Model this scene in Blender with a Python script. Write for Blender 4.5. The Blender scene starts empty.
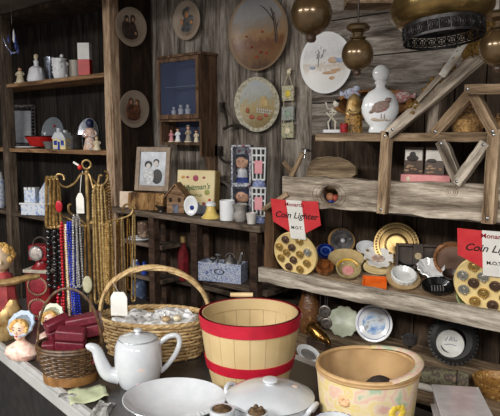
import bpy, bmesh, math, random
from mathutils import Vector, Matrix, Euler
random.seed(7)
SC = bpy.context.scene
COL = SC.collection
R = math.radians
PI = math.pi
# ------------------------------------------------------------------ camera model
F = 600.0
PSI = R(41.5); PIT = R(6.84); CZ = 1.5
FW = Vector((-math.sin(PSI)*math.cos(PIT), math.cos(PSI)*math.cos(PIT), -math.sin(PIT)))
RT = Vector((math.cos(PSI), math.sin(PSI), 0))
UP = Vector((-math.sin(PSI)*math.sin(PIT), math.cos(PSI)*math.sin(PIT), math.cos(PIT)))
CAM = Vector((0, 0, CZ))
FACE = 41.5
def ray(px, py): return FW + RT*((px-250)/F) - UP*((py-208)/F)
def SY(px, py, Y):
    d = ray(px, py); return CAM + d*(Y/d.y)
def SZ(px, py, Z):
    d = ray(px, py); return CAM + d*((Z-CZ)/d.z)
def SX(px, py, X):
    d = ray(px, py); return CAM + d*(X/d.x)
def SD(px, py, D): return CAM + ray(px, py)*D
def dep(p): return (Vector(p)-CAM).dot(FW)
def mp(p): return dep(p)/F
def put(px, Y, z):
    u = (px-250)/F; cp = math.cos(PIT); sp = math.sin(PIT)
    x = (u*(math.cos(PSI)*Y*cp-(z-CZ)*sp) - Y*math.sin(PSI))/(math.cos(PSI)+u*math.sin(PSI)*cp)
    return Vector((x, Y, z))
# ------------------------------------------------------------------ materials
def C(r, g, b):
    def f(c):
        c /= 255.0
        return c/12.92 if c <= .04045 else ((c+.055)/1.055)**2.4
    return (f(r), f(g), f(b), 1)
MC = {}
def newmat(name):
    m = bpy.data.materials.new(name); m.use_nodes = True
    nt = m.node_tree; nt.nodes.clear()
    o = nt.nodes.new('ShaderNodeOutputMaterial'); b = nt.nodes.new('ShaderNodeBsdfPrincipled')
    nt.links.new(b.outputs[0], o.inputs[0])
    return m, nt, b
def nd(nt, t, **kw):
    n = nt.nodes.new('ShaderNode'+t)
    for k, v in kw.items():
        if k.startswith('i_'): n.inputs[k[2:].replace('_', ' ')].default_value = v
        else: setattr(n, k, v)
    return n
def ramp(nt, fac, stops, interp='LINEAR'):
    r = nt.nodes.new('ShaderNodeValToRGB'); r.color_ramp.interpolation = interp
    el = r.color_ramp.elements
    while len(el) < len(stops): el.new(.5)
    for e, (p, c) in zip(el, stops): e.position = p; e.color = c
    nt.links.new(fac, r.inputs[0]); return r
def mixc(nt, fac, a, b, mode='MIX'):
    m = nt.nodes.new('ShaderNodeMix'); m.data_type = 'RGBA'; m.blend_type = mode
    for sock, v in ((m.inputs[0], fac), (m.inputs[6], a), (m.inputs[7], b)):
        if hasattr(v, 'is_linked'): nt.links.new(v, sock)
        else: sock.default_value = v
    return m.outputs[2]
def mat(key, c1, c2=None, sc=25, rough=.5, metal=0, bump=0, trans=0, coat=0, ior=1.45, spec=None, alpha=1, lo=.35, hi=.65):
    if key in MC: return MC[key]
    m, nt, b = newmat(key)
    tc = nd(nt, 'TexCoord')
    n = nd(nt, 'TexNoise'); n.inputs['Scale'].default_value = sc; n.inputs['Detail'].default_value = 4
    nt.links.new(tc.outputs['Object'], n.inputs['Vector'])
    if c2 is None: c2 = tuple(x*.86 for x in c1[:3])+(1,)
    r = ramp(nt, n.outputs[0], [(lo, c2), (hi, c1)])
    nt.links.new(r.outputs[0], b.inputs['Base Color'])
    b.inputs['Roughness'].default_value = rough; b.inputs['Metallic'].default_value = metal
    b.inputs['Transmission Weight'].default_value = trans; b.inputs['Coat Weight'].default_value = coat
    b.inputs['IOR'].default_value = ior; b.inputs['Alpha'].default_value = alpha
    if spec is not None: b.inputs['Specular IOR Level'].default_value = spec
    if bump:
        bp = nd(nt, 'Bump'); bp.inputs['Strength'].default_value = bump; bp.inputs['Distance'].default_value = .01
        nt.links.new(n.outputs[0], bp.inputs['Height']); nt.links.new(bp.outputs[0], b.inputs['Normal'])
    MC[key] = m; return m
def wood(key, cl, cm, cd, axis=0, scale=1.0, rough=.85, spec=.25):
    """weathered board: grain along local axis, every board (mesh island / object) shifted"""
    if key in MC: return MC[key]
    m, nt, b = newmat(key)
    tc = nd(nt, 'TexCoord'); geo = nd(nt, 'NewGeometry'); oi = nd(nt, 'ObjectInfo')
    add = nd(nt, 'Math', operation='ADD'); nt.links.new(geo.outputs['Random Per Island'], add.inputs[0]); nt.links.new(oi.outputs['Random'], add.inputs[1])
    mul = nd(nt, 'Math', operation='MULTIPLY'); nt.links.new(add.outputs[0], mul.inputs[0]); mul.inputs[1].default_value = 37
    va = nd(nt, 'VectorMath', operation='ADD'); nt.links.new(tc.outputs['Object'], va.inputs[0]); nt.links.new(mul.outputs[0], va.inputs[1])
    mp_ = nd(nt, 'Mapping'); s = [11*scale]*3; s[axis] = 1.3*scale; mp_.inputs['Scale'].default_value = s
    nt.links.new(va.outputs[0], mp_.inputs['Vector'])
    n1 = nd(nt, 'TexNoise'); n1.inputs['Scale'].default_value = 1.6; n1.inputs['Detail'].default_value = 9; n1.inputs['Roughness'].default_value = .68; n1.inputs['Distortion'].default_value = .9
    n2 = nd(nt, 'TexNoise'); n2.inputs['Scale'].default_value = 7; n2.inputs['Detail'].default_value = 5; n2.inputs['Roughness'].default_value = .8
    nt.links.new(mp_.outputs[0], n1.inputs['Vector']); nt.links.new(mp_.outputs[0], n2.inputs['Vector'])
    r1 = ramp(nt, n1.outputs[0], [(.35, cd), (.5, cm), (.66, cl)])
    r2 = ramp(nt, n2.outputs[0], [(.35, (.5, .48, .45, 1)), (.6, (1.1, 1.1, 1.1, 1))])
    c = mixc(nt, 1.0, r1.outputs[0], r2.outputs[0], 'MULTIPLY')
    isl = nd(nt, 'Math', operation='MULTIPLY_ADD'); nt.links.new(add.outputs[0], isl.inputs[0]); isl.inputs[1].default_value = .35; isl.inputs[2].default_value = .68
    c = mixc(nt, 1.0, c, isl.outputs[0], 'MULTIPLY')
    nt.links.new(c, b.inputs['Base Color'])
    b.inputs['Roughness'].default_value = rough; b.inputs['Specular IOR Level'].default_value = spec
    bp = nd(nt, 'Bump'); bp.inputs['Strength'].default_value = .5; bp.inputs['Distance'].default_value = .006
    nt.links.new(n2.outputs[0], bp.inputs['Height']); nt.links.new(bp.outputs[0], b.inputs['Normal'])
    MC[key] = m; return m
def scenic(key, rim, stops, rad, inner=.8, nscale=9, namt=.5, rough=.35, rim2=None, vert=1.0):
    """a painted scene on a plate lying in its local XZ plane"""
    m, nt, b = newmat(key)
    tc = nd(nt, 'TexCoord'); sp = nd(nt, 'SeparateXYZ'); nt.links.new(tc.outputs['Object'], sp.inputs[0])
    n = nd(nt, 'TexNoise'); n.inputs['Scale'].default_value = nscale/rad/2; n.inputs['Detail'].default_value = 6; n.inputs['Roughness'].default_value = .7
    nt.links.new(tc.outputs['Object'], n.inputs['Vector'])
    v = nd(nt, 'Math', operation='MULTIPLY_ADD'); nt.links.new(sp.outputs[2], v.inputs[0]); v.inputs[1].default_value = .5*vert/rad; v.inputs[2].default_value = .5-namt*.5
    a = nd(nt, 'Math', operation='MULTIPLY_ADD'); nt.links.new(n.outputs[0], a.inputs[0]); a.inputs[1].default_value = namt; nt.links.new(v.outputs[0], a.inputs[2])
    pic = ramp(nt, a.outputs[0], stops)
    cb = nd(nt, 'CombineXYZ'); nt.links.new(sp.outputs[0], cb.inputs[0]); nt.links.new(sp.outputs[2], cb.inputs[1])
    ln = nd(nt, 'VectorMath', operation='LENGTH'); nt.links.new(cb.outputs[0], ln.inputs[0])
    lt = nd(nt, 'Math', operation='GREATER_THAN'); nt.links.new(ln.outputs['Value'], lt.inputs[0]); lt.inputs[1].default_value = inner*rad
    n3 = nd(nt, 'TexNoise'); n3.inputs['Scale'].default_value = 60; nt.links.new(tc.outputs['Object'], n3.inputs['Vector'])
    rr = ramp(nt, n3.outputs[0], [(.4, rim2 or rim), (.6, rim)])
    c = mixc(nt, lt.outputs[0], pic.outputs[0], rr.outputs[0])
    nt.links.new(c, b.inputs['Base Color']); b.inputs['Roughness'].default_value = rough
    return m
def glass(key, col, rough=.05, alpha=1):
    if key in MC: return MC[key]
    m, nt, b = newmat(key)
    b.inputs['Base Color'].default_value = col; b.inputs['Roughness'].default_value = rough
    b.inputs['Transmission Weight'].default_value = 1; b.inputs['IOR'].default_value = 1.3
    n = nd(nt, 'TexNoise'); n.inputs['Scale'].default_value = 40
    r = ramp(nt, n.outputs[0], [(.3, (rough*.6,)*3+(1,)), (.7, (rough*1.6,)*3+(1,))]); nt.links.new(r.outputs[0], b.inputs['Roughness'])
    MC[key] = m; return m
def blotch(key, cols, sc=30, rough=.8, kind='noise', bump=0, pos=None):
    """base colour with printed flowers / spots"""
    if key in MC: return MC[key]
    m, nt, b = newmat(key); tc = nd(nt, 'TexCoord')
    if kind == 'voro':
        v = nd(nt, 'TexVoronoi'); v.inputs['Scale'].default_value = sc; nt.links.new(tc.outputs['Object'], v.inputs['Vector'])
        sp = nd(nt, 'SeparateColor'); nt.links.new(v.outputs['Color'], sp.inputs[0])
        k = len(cols)
        r = ramp(nt, sp.outputs[0], [(i/k, c) for i, c in enumerate(cols)], 'CONSTANT')
        d = ramp(nt, v.outputs['Distance'], [(.0, (1, 1, 1, 1)), (.42, (.8, .8, .8, 1)), (.6, (0, 0, 0, 1))])
        c = mixc(nt, d.outputs[0], cols[0], r.outputs[0]); src = v.outputs['Distance']
    else:
        n = nd(nt, 'TexNoise'); n.inputs['Scale'].default_value = sc; n.inputs['Detail'].default_value = 3; nt.links.new(tc.outputs['Object'], n.inputs['Vector'])
        k = len(cols); r = ramp(nt, n.outputs[0], [(.32+.36*i/max(1, k-1), c) for i, c in enumerate(cols)]); c = r.outputs[0]; src = n.outputs[0]
    nt.links.new(c, b.inputs['Base Color']); b.inputs['Roughness'].default_value = rough
    if bump:
        bp = nd(nt, 'Bump'); bp.inputs['Strength'].default_value = bump; bp.inputs['Distance'].default_value = .01
        nt.links.new(src, bp.inputs['Height']); nt.links.new(bp.outputs[0], b.inputs['Normal'])
    MC[key] = m; return m
# ------------------------------------------------------------------ mesh builder
def T(x, y, z): return Matrix.Translation((x, y, z))
def RX(a): return Matrix.Rotation(R(a), 4, 'X')
def RY(a): return Matrix.Rotation(R(a), 4, 'Y')
def RZ(a): return Matrix.Rotation(R(a), 4, 'Z')
def SCL(x, y, z): return Matrix.Diagonal((x, y, z, 1))
FRONT = RX(90)      # lathe axis +Z -> -Y
class MB:
    def __init__(s): s.v = []; s.f = []
    def add(s, vs, fs, M=None):
        o = len(s.v)
        s.v += [tuple(M @ Vector(p)) if M is not None else tuple(p) for p in vs]
        s.f += [tuple(i+o for i in f) for f in fs]; return s
    def box(s, x0, y0, z0, x1, y1, z1, M=None):
        vs = [(x0, y0, z0), (x1, y0, z0), (x1, y1, z0), (x0, y1, z0), (x0, y0, z1), (x1, y0, z1), (x1, y1, z1), (x0, y1, z1)]
        return s.add(vs, [(0, 3, 2, 1), (4, 5, 6, 7), (0, 1, 5, 4), (1, 2, 6, 5), (2, 3, 7, 6), (3, 0, 4, 7)], M)
    def cbox(s, c, d, M=None):
        return s.box(c[0]-d[0]/2, c[1]-d[1]/2, c[2]-d[2]/2, c[0]+d[0]/2, c[1]+d[1]/2, c[2]+d[2]/2, M)
    def prism(s, poly, y0, y1, M=None):
        n = len(poly)
        vs = [(x, y0, z) for x, z in poly]+[(x, y1, z) for x, z in poly]
        fs = [tuple(range(n)), tuple(range(2*n-1, n-1, -1))]+[(i+n, (i+1) % n+n, (i+1) % n, i) for i in range(n)]
        return s.add(vs, fs, M)
    def lathe(s, prof, seg=28, M=None, sx=1, sy=1, rip=None):
        vs = []; fs = []; rows = []
        for r, z in prof:
            if r < 1e-6: rows.append([len(vs)]); vs.append((0, 0, z))
            else:
                row = []
                for i in range(seg):
                    a = 2*PI*i/seg; q = r*(1+(rip(a, z) if rip else 0))
                    row.append(len(vs)); vs.append((q*math.cos(a)*sx, q*math.sin(a)*sy, z))
                rows.append(row)
        for a, b in zip(rows, rows[1:]):
            for i in range(seg):
                j = (i+1) % seg
                if len(a) == 1 and len(b) == 1: continue
                if len(a) == 1: fs.append((a[0], b[j], b[i]))
                elif len(b) == 1: fs.append((a[i], a[j], b[0]))
                else: fs.append((a[i], a[j], b[j], b[i]))
        return s.add(vs, fs, M)
    def tube(s, pts, r, seg=8, closed=False, M=None, flat=1.0):
        pts = [Vector(p) for p in pts]; n = len(pts)
        rr = r if isinstance(r, (list, tuple)) else [r]*n
        vs = []; fs = []; prev = None
        for i, p in enumerate(pts):
            a = pts[i-1] if (i > 0 or closed) else p; b = pts[(i+1) % n] if (i < n-1 or closed) else p
            t = (b-a)
            if t.length < 1e-9: t = Vector((0, 0, 1))
            t.normalize()
            if prev is None:
                ref = Vector((0, 0, 1)) if abs(t.z) < .9 else Vector((0, 1, 0))
                u = t.cross(ref).normalized()
            else:
                u = prev-t*prev.dot(t)
                if u.length < 1e-6: u = t.orthogonal()
                u.normalize()
            prev = u; w = t.cross(u)
            for k in range(seg):
                an = 2*PI*k/seg
                vs.append(p+u*(math.cos(an)*rr[i])+w*(math.sin(an)*rr[i]*flat))
        m = n if closed else n-1
        for i in range(m):
            j = (i+1) % n
            for k in range(seg):
                l = (k+1) % seg
                fs.append((i*seg+k, i*seg+l, j*seg+l, j*seg+k))
        if not closed:
            fs.append(tuple(range(seg-1, -1, -1))); fs.append(tuple((n-1)*seg+k for k in range(seg)))
        return s.add(vs, fs, M)
    def ball(s, c, r, seg=14, M=None):
        if not isinstance(r, (tuple, list)): r = (r, r, r)
        k = max(5, seg//2)
        prof = [(math.sin(PI*i/k), -math.cos(PI*i/k)) for i in range(k+1)]
        prof[0] = (0, -1); prof[-1] = (0, 1)
        m = T(*c) @ SCL(*r)
        return s.lathe(prof, seg, (M @ m) if M is not None else m)
    def torus(s, c, Rr, r, seg=28, s2=8, M=None, sx=1, sy=1):
        pts = [(c[0]+Rr*math.cos(2*PI*i/seg)*sx, c[1]+Rr*math.sin(2*PI*i/seg)*sy, c[2]) for i in range(seg)]
        return s.tube(pts, r, s2, True, M)
    def build(s, name, m, parent=None, loc=(0, 0, 0), rot=(0, 0, 0), smooth=40, bevel=0, sub=0, label=None, kind=None):
        me = bpy.data.meshes.new(name); me.from_pydata([tuple(v) for v in s.v], [], s.f); me.update()
        bm = bmesh.new(); bm.from_mesh(me)
        bmesh.ops.recalc_face_normals(bm, faces=bm.faces); bm.to_mesh(me); bm.free()
        if smooth:
            me.shade_smooth(); me.set_sharp_from_angle(angle=R(smooth))
        o = bpy.data.objects.new(name, me); COL.objects.link(o)
        o.location = loc; o.rotation_euler = rot
        if m is not None: me.materials.append(m)
        if parent is not None: o.parent = parent
        if bevel:
            b = o.modifiers.new('bevel', 'BEVEL'); b.width = bevel; b.segments = 2; b.limit_method = 'ANGLE'; b.angle_limit = R(50)
        if sub:
            b = o.modifiers.new('sub', 'SUBSURF'); b.levels = sub; b.render_levels = sub
        if label: o['label'] = label
        if kind: o['kind'] = kind
        return o
def thing(name, label, cat, loc, rz=0, group=None, rx=0, ry=0):
    o = bpy.data.objects.new(name, None); COL.objects.link(o); o.empty_display_size = .05
    o.location = loc; o.rotation_euler = (R(rx), R(ry), R(rz)); o['label'] = label; o['category'] = cat
    if group: o['group'] = group
    return o
def tag(o, label, cat, group=None, kind=None):
    o['label'] = label; o['category'] = cat
    if group: o['group'] = group
    if kind: o['kind'] = kind
    return o
def copy_tree(o, parent=None):
    c = o.copy(); COL.objects.link(c)
    if parent is not None: c.parent = parent
    for ch in list(o.children): copy_tree(ch, c)
    return c
def text(body, size, m, parent, loc, rot=(90, 0, 0), shear=0, name='lettering', ext=.0006, bold=0):
    cu = bpy.data.curves.new('txt', 'FONT'); cu.body = body; cu.size = size; cu.align_x = 'CENTER'; cu.align_y = 'CENTER'; cu.extrude = ext; cu.shear = shear; cu.offset = bold
    t = bpy.data.objects.new('txt', cu); COL.objects.link(t)
    dg = bpy.context.evaluated_depsgraph_get(); me = bpy.data.meshes.new_from_object(t.evaluated_get(dg))
    bpy.data.objects.remove(t); bpy.data.curves.remove(cu)
    me.name = name; me.materials.clear(); me.materials.append(m)
    o = bpy.data.objects.new(name, me); COL.objects.link(o); o.location = loc; o.rotation_euler = [R(a) for a in rot]; o.parent = parent
    return o
def board(name, a, b, w, t, m, parent=None, jit=.035, n=10, label=None):
    """plank from a to b (centre line on its front face), w tall, t deep to +Y, grain along its own X"""
    a = Vector(a); b = Vector(b); X = (b-a); L = X.length; X.normalize()
    Y = Vector((0, 1, 0)); Y = (Y-X*Y.dot(X)).normalized(); Z = X.cross(Y)
    vs = []; fs = []
    for i in range(n+1):
        x = -L/2+L*i/n; e = w*jit
        z0 = -w/2+random.uniform(-e, e); z1 = w/2+random.uniform(-e, e)
        vs += [(x, 0, z0), (x, t, z0), (x, t, z1), (x, 0, z1)]
    for i in range(n):
        o = i*4
        for k in range(4):
            l = (k+1) % 4; fs.append((o+k, o+l, o+4+l, o+4+k))
    fs.append((0, 3, 2, 1)); o = n*4; fs.append((o, o+1, o+2, o+3))
    mb = MB().add(vs, fs); ob = mb.build(name, m, smooth=30, bevel=min(w, t)*.08, label=label)
    mid = (a+b)/2
    Mw = Matrix((X, Y, Z)).transposed().to_4x4(); Mw.translation = mid
    if parent is not None:
        ob.parent = parent; Mw = parent.matrix_basis.inverted() @ Mw
    ob.matrix_basis = Mw
    return ob
def arc(c, r, a0, a1, n=12, plane='XZ'):
    out = []
    for i in range(n+1):
        a = R(a0+(a1-a0)*i/n); u, v = r*math.cos(a), r*math.sin(a)
        out.append((c[0]+u, c[1], c[2]+v) if plane == 'XZ' else (c[0]+u, c[1]+v, c[2]))
    return out
def spline(pts, n=6):
    P = [Vector(p) for p in pts]; out = []
    for i in range(len(P)-1):
        p0 = P[max(i-1, 0)]; p1 = P[i]; p2 = P[i+1]; p3 = P[min(i+2, len(P)-1)]
        for k in range(n):
            t = k/n
            out.append(.5*((2*p1)+(-p0+p2)*t+(2*p0-5*p1+4*p2-p3)*t*t+(-p0+3*p1-3*p2+p3)*t**3))
    out.append(P[-1]); return out
# palette
W_GREY = wood('weathered_grey_wood', C(200, 188, 172), C(152, 139, 124), C(84, 72, 60))
W_GREYV = wood('weathered_grey_wood_vertical', C(172, 164, 154), C(134, 124, 114), C(70, 62, 54), axis=2)
W_GREYH = wood('weathered_grey_wood_horizontal', C(180, 172, 163), C(136, 127, 117), C(72, 62, 54))
W_DARKV = wood('dark_brown_boards', C(88, 72, 58), C(60, 47, 37), C(34, 26, 20), axis=2)
W_TAN = wood('tan_weathered_wood', C(190, 168, 140), C(146, 122, 96), C(84, 66, 48))
W_BROWN = wood('brown_wood', C(128, 98, 70), C(92, 66, 45), C(48, 33, 22))
W_BROWNV = wood('brown_wood_upright', C(128, 98, 70), C(92, 66, 45), C(48, 33, 22), axis=2)
W_POST = wood('weathered_post', C(216, 190, 160), C(172, 144, 118), C(92, 72, 54), axis=0)
W_UMBER = wood('umber_hutch_wood', C(92, 70, 56), C(70, 52, 41), C(42, 31, 25), axis=2)
W_UMBERX = wood('umber_hutch_wood_x', C(128, 112, 98), C(92, 78, 66), C(50, 40, 33), axis=0)
W_PALE = wood('pale_new_wood', C(236, 208, 160), C(222, 190, 138), C(190, 152, 100), axis=2, rough=.6)
WHITE = mat('white_porcelain', C(203, 206, 209), C(194, 197, 201), rough=.12, coat=.4)
W_LIP = wood('silvery_lip_wood', C(226, 214, 198), C(178, 166, 150), C(100, 88, 76))
CHINA = mat('white_china_lit', C(242, 243, 243), C(234, 235, 236), rough=.15, coat=.3)  # lighter white: stronger light on the shelf pieces is put into the colour
WHITEM = mat('white_bisque', C(240, 240, 243), C(222, 223, 228), rough=.5)
CREAM = mat('cream_ceramic', C(226, 212, 182), C(206, 190, 158), rough=.35)
SKIN = mat('painted_skin', C(228, 178, 145), C(216, 162, 130), rough=.4)
GOLD = mat('gold_metal', C(206, 178, 122), C(146, 116, 68), sc=90, rough=.36, metal=.55)
GOLDP = mat('gold_paint', C(186, 156, 104), C(130, 102, 60), sc=40, rough=.4, metal=.5)
BRASS = mat('aged_brass', C(166, 138, 90), C(108, 86, 52), sc=18, rough=.3, metal=.8)
BRONZE = mat('bronze_brown', C(106, 84, 54), C(74, 57, 36), sc=14, rough=.24, metal=.5, coat=.4)
BLACK = mat('black_gloss', C(28, 27, 27), C(18, 18, 18), rough=.18, coat=.3)
BLACKM = mat('black_matte', C(34, 32, 30), C(20, 19, 18), rough=.7)
IRON = mat('iron', C(70, 62, 56), C(42, 36, 32), rough=.55, metal=.5)
STEEL = mat('steel', C(178, 178, 178), C(140, 140, 142), rough=.28, metal=.9)
ALU = mat('aluminium_edge', C(190, 190, 188), C(165, 165, 165), sc=6, rough=.35, metal=.7)
RED = mat('red_paint', C(196, 38, 34), C(170, 28, 28), rough=.35)
BLUE = mat('blue_glaze', C(46, 72, 160), C(30, 46, 120), rough=.2)
NAVY = mat('navy', C(32, 40, 84), C(24, 28, 60), rough=.4)
PINK = mat('pink_card', C(216, 150, 156), C(204, 136, 142), rough=.6)
HAIRB = mat('brown_hair', C(88, 58, 36), C(60, 38, 22), rough=.6)
BLONDE = mat('blonde_hair', C(222, 182, 110), C(186, 140, 72), sc=60, rough=.5)
CLEAR = glass('clear_glass', (.93, .96, .96, 1), .04)
PAPER = mat('white_paper_tag', C(240, 238, 230), C(230, 227, 218), rough=.8)
GREYC = mat('grey_stoneware', C(140, 136, 132), C(112, 108, 104), rough=.5)

def haze(key, col, alpha, rough=.12):
    m = mat(key, col, sc=8, rough=rough, alpha=alpha); return m
SLATW = mat('bushel_slat', C(206, 182, 136), C(190, 164, 116), sc=9, rough=.7, lo=.3, hi=.7)
# ------------------------------------------------------------------ setting
YW = 2.3
def structure(o): o['kind'] = 'structure'; return o
structure(MB().box(-5.3, -3.2, -.1, 2.6, 2.5, 0).build('floor', mat('concrete_floor', C(120, 112, 104), C(92, 86, 80), sc=3, rough=.7), smooth=0))
structure(MB().box(-5.3, -3.2, 2.75, 2.6, 2.5, 2.85).box(-5.3, 1.0, 2.32, -1.75, 2.299, 2.751).build('ceiling_with_shade_soffit', mat('ceiling_board', C(120, 112, 102), C(96, 88, 80), sc=5, rough=.9), smooth=0))  # second box: unseen low soffit added to shade the upper left wall
structure(MB().box(-5.4, -3.2, 0, -5.3, 2.5, 2.75).build('wall_left', W_DARKV, smooth=0))
wb = MB(); x0 = put(312, YW, 1.8).x
x = -5.3
while x < x0-.01:                                   # upright boards of the left half
    w = random.choice([.16, .19, .22]); x1 = min(x+w, x0)
    wb.box(x+.002, YW+random.uniform(0, .006), 0, x1-.002, YW+.05, 2.75); x = x1
nA = len(wb.f)
x = x0
while x < 1.2:                                      # dark upright boards of the lower right half
    wb.box(x+.0025, YW+random.uniform(0, .006), 0, x+.18-.0025, YW+.05, 1.5); x += .18
g0 = SY(392, 133, YW); g1 = SY(520, 25, YW); sl = (g1.z-g0.z)/(g1.x-g0.x)
x = g0.x+.03
while x < .4:                                       # upright boards inside the sloping gable
    a, b = x+.003, x+.117
    top = lambda q: min(g0.z+sl*(q-g0.x), 2.3)
    wb.prism([(a, 1.5), (b, 1.5), (b, top(b)), (a, top(a))], YW-.012, YW+.01); x += .12
nB = len(wb.f)
z = 1.5
for w in (.15, .19, .17, .2, .18, .19, .17, .2):    # horizontal boards above
    wb.box(x0, YW+random.uniform(0, .008), z+.003, 1.2, YW+.05, z+w-.003); z += w
nC = len(wb.f)
wb.box(-5.3, YW+.05, 0, 1.2, YW+.2, 2.75)
wo = structure(wb.build('wall_back', W_GREYV, smooth=0))
wo.data.materials.append(W_DARKV); wo.data.materials.append(W_GREYH)
for i, p in enumerate(wo.data.polygons): p.material_index = 0 if i < nA else (1 if i < nB or i >= nC else 2)
# knots in the grey boards
kn = MB()
KNOT = mat('knot_wood', C(150, 112, 70), C(96, 66, 40), sc=30, rough=.8)
for (px, py, rw, rh) in ((391, 47, 17, 9), (316, 131, 9, 7)):
    c = SY(px, py, YW-.004); s = mp(c)
    for k in range(5):
        f = 1-k*.19; kn.torus((0, 0, 0), 1, .09*rh*s, 26, 6, T(*c) @ FRONT @ SCL(rw*s*f, rh*s*f, 1) @ SCL(1, 1, .05))
kk = kn.build('trim_1', KNOT); structure(kk)
bm_ = SD(372, 1, 2.25)
t = structure(MB().box(-.1, -.06, -.02, .13, .06, .75, T(*bm_) @ RZ(38)).build('trim_2', W_TAN, smooth=0))

# ------------------------------------------------------------------ left shelf cabinet
YC = 2.01
cx = put(153, YW, 1.8).x
cab = thing('shelf_cabinet', 'tall dark wooden shelf cabinet with weathered posts at the left end', 'shelf cabinet', (cx-.6, YC, 0))
def L(o, p): return Vector(p)-o.location
pr0 = Vector((cx-.0365, YC, 1)); pl0 = SY(3, 100, YC)
for (pp, wp, m) in ((pr0, .072, W_POST), (pl0, .075, wood('dark_post_wood', C(128, 112, 96), C(92, 78, 66), C(48, 38, 31)))):
    board('post', (pp.x, YC, 0), (pp.x, YC, 2.31), wp, .06, m, cab, n=14, jit=.05)
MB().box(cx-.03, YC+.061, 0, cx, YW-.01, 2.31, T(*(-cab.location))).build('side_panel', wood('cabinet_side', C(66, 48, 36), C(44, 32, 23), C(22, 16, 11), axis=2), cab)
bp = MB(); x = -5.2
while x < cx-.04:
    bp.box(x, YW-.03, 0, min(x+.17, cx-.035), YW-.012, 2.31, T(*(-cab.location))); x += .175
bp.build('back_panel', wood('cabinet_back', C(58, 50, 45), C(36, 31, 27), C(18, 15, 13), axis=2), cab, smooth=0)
ZS = []
for py in (80.5, 151, 219):
    zz = SY(53, py, YC).z; ZS.append(zz)
    if py < 100:
        a = SY(8, 85, YC); b = SY(99, 75.5, YC)
    elif py < 200: a = SY(14, 151, YC); b = SY(100, 152, YC)
    else: a = SY(17, 217, YC); b = SY(100, 227, YC)
    zz = (a.z+b.z)/2; ZS[-1] = zz+.0138
    board('shelf', (-5.1, YC+.01, zz), (cx-.031, YC+.01, zz), .024, .26, wood('tan_shelf_wood', C(200, 162, 122), C(160, 124, 90), C(96, 70, 48)) if py < 160 else W_UMBERX, cab, jit=.03, n=16)
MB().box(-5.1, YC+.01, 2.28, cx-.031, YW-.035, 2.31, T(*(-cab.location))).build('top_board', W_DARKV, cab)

# ------------------------------------------------------------------ hutch
YD = 1.95
ZH = (SY(128, 207.5, YD).z+SY(262, 228.5, YD).z)/2
hx0 = -2.76; hx1 = SY(258, 274, 1.93).x-.006
hu = thing('hutch', 'dark brown wooden hutch with open cubbyholes under a weathered top', 'hutch', ((hx0+hx1)/2, YD, 0))
hl = T(*(-hu.location))
board('top_board', (hx0, YD, ZH-.015), (hx1, YD, ZH-.015), .03, .34, W_UMBERX, hu, jit=.04, n=18)
for px in (151, 193.5, 253):
    q = put(px, YD+.015, .95); board('post', (q.x, YD+.015, 0), (q.x, YD+.015, ZH-.031), .045, .04, W_UMBER, hu, n=6)
for px, Y in ((163, YD+.16), (206, YD+.27)):
    q = put(px, Y, .95); board('post', (q.x, Y, 0), (q.x, Y, ZH-.031), .04, .035, W_UMBER, hu, n=6)
MB().box(hx0, YW-.025, 0, hx1, YW-.012, ZH-.031, hl).build('back_panel', W_DARKV, hu)
ZCUB = []
for py in (247, 281, 312):
    zz = SY(140, py, YD).z; ZCUB.append(zz+.011); xr = put(151, YD, zz).x+.02
    board('cubby_shelf', (hx0+.02, YD+.055, zz), (xr, YD+.055, zz), .022, .14, W_UMBERX, hu, jit=.05)
ZBX = SY(222, 284.5, YD+.02).z
xa = put(193.5, YD, ZBX).x
board('shelf', (xa-.02, YD+.056, ZBX-.012), (hx1-.005, YD+.056, ZBX-.012), .024, .26, W_UMBERX, hu)
ZLO = .72
board('shelf', (hx0+.02, YD+.2, ZLO-.012), (hx1-.005, YD+.2, ZLO-.012), .024, .12, W_UMBERX, hu)

# ------------------------------------------------------------------ rustic display shelf on the right
YS = 1.93
ds = thing('display_shelf', 'rustic weathered board display shelf with timber truss and sloping tray', 'display shelf', (-.6, YS, 0))
board('ledge', SY(315, 137.5, YS), SY(530, 137, YS), .03, .36, W_TAN, ds, n=16, jit=.05)
PLa = SY(282, 190.5, YS); PLb = SY(530, 206, YS)
pk = board('plank', PLa, PLb, .12, .03, W_GREY, ds, n=20, jit=.04)
# knot hole cut in the plank
kh = SY(329, 195, YS); khs = mp(kh)
cut = MB().lathe([(0, -.1), (1, -.1), (1, .1), (0, .1)], 20, T(*kh) @ FRONT @ SCL(11*khs, 9*khs, 1)).build('cutter', None)
bo = pk.modifiers.new('hole', 'BOOLEAN'); bo.object = cut; bo.solver = 'EXACT'
bpy.context.view_layer.update()
dg = bpy.context.evaluated_depsgraph_get(); nm = bpy.data.meshes.new_from_object(pk.evaluated_get(dg)); pk.modifiers.clear(); pk.data = nm
bpy.data.objects.remove(cut)
k2 = MB()
for k in range(3): k2.torus((0, 0, 0), 1, .004, 26, 6, T(kh.x, YS, kh.z) @ FRONT @ SCL((11+4.5*k)*khs, (8.5+2*k)*khs, 1) @ SCL(1, 1, .6))
k2.build('knot', KNOT, ds, loc=-ds.location)
k2c = SY(452, 192, YS); k2 = MB()
for k in range(3): k2.torus((0, 0, 0), 1, .003, 20, 6, T(*k2c) @ FRONT @ SCL((2+2*k)*.0032, (2+1.6*k)*.0032, 1))
k2.build('knot', KNOT, ds, loc=-ds.location)
ZB = PLa.z-.04                                       # shelf floor behind the plank
MB().box(PLa.x, YS+.031, ZB-.02, .1, YW-.001, ZB, T(*(-ds.location))).build('shelf_board', W_GREYH, ds)
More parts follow.
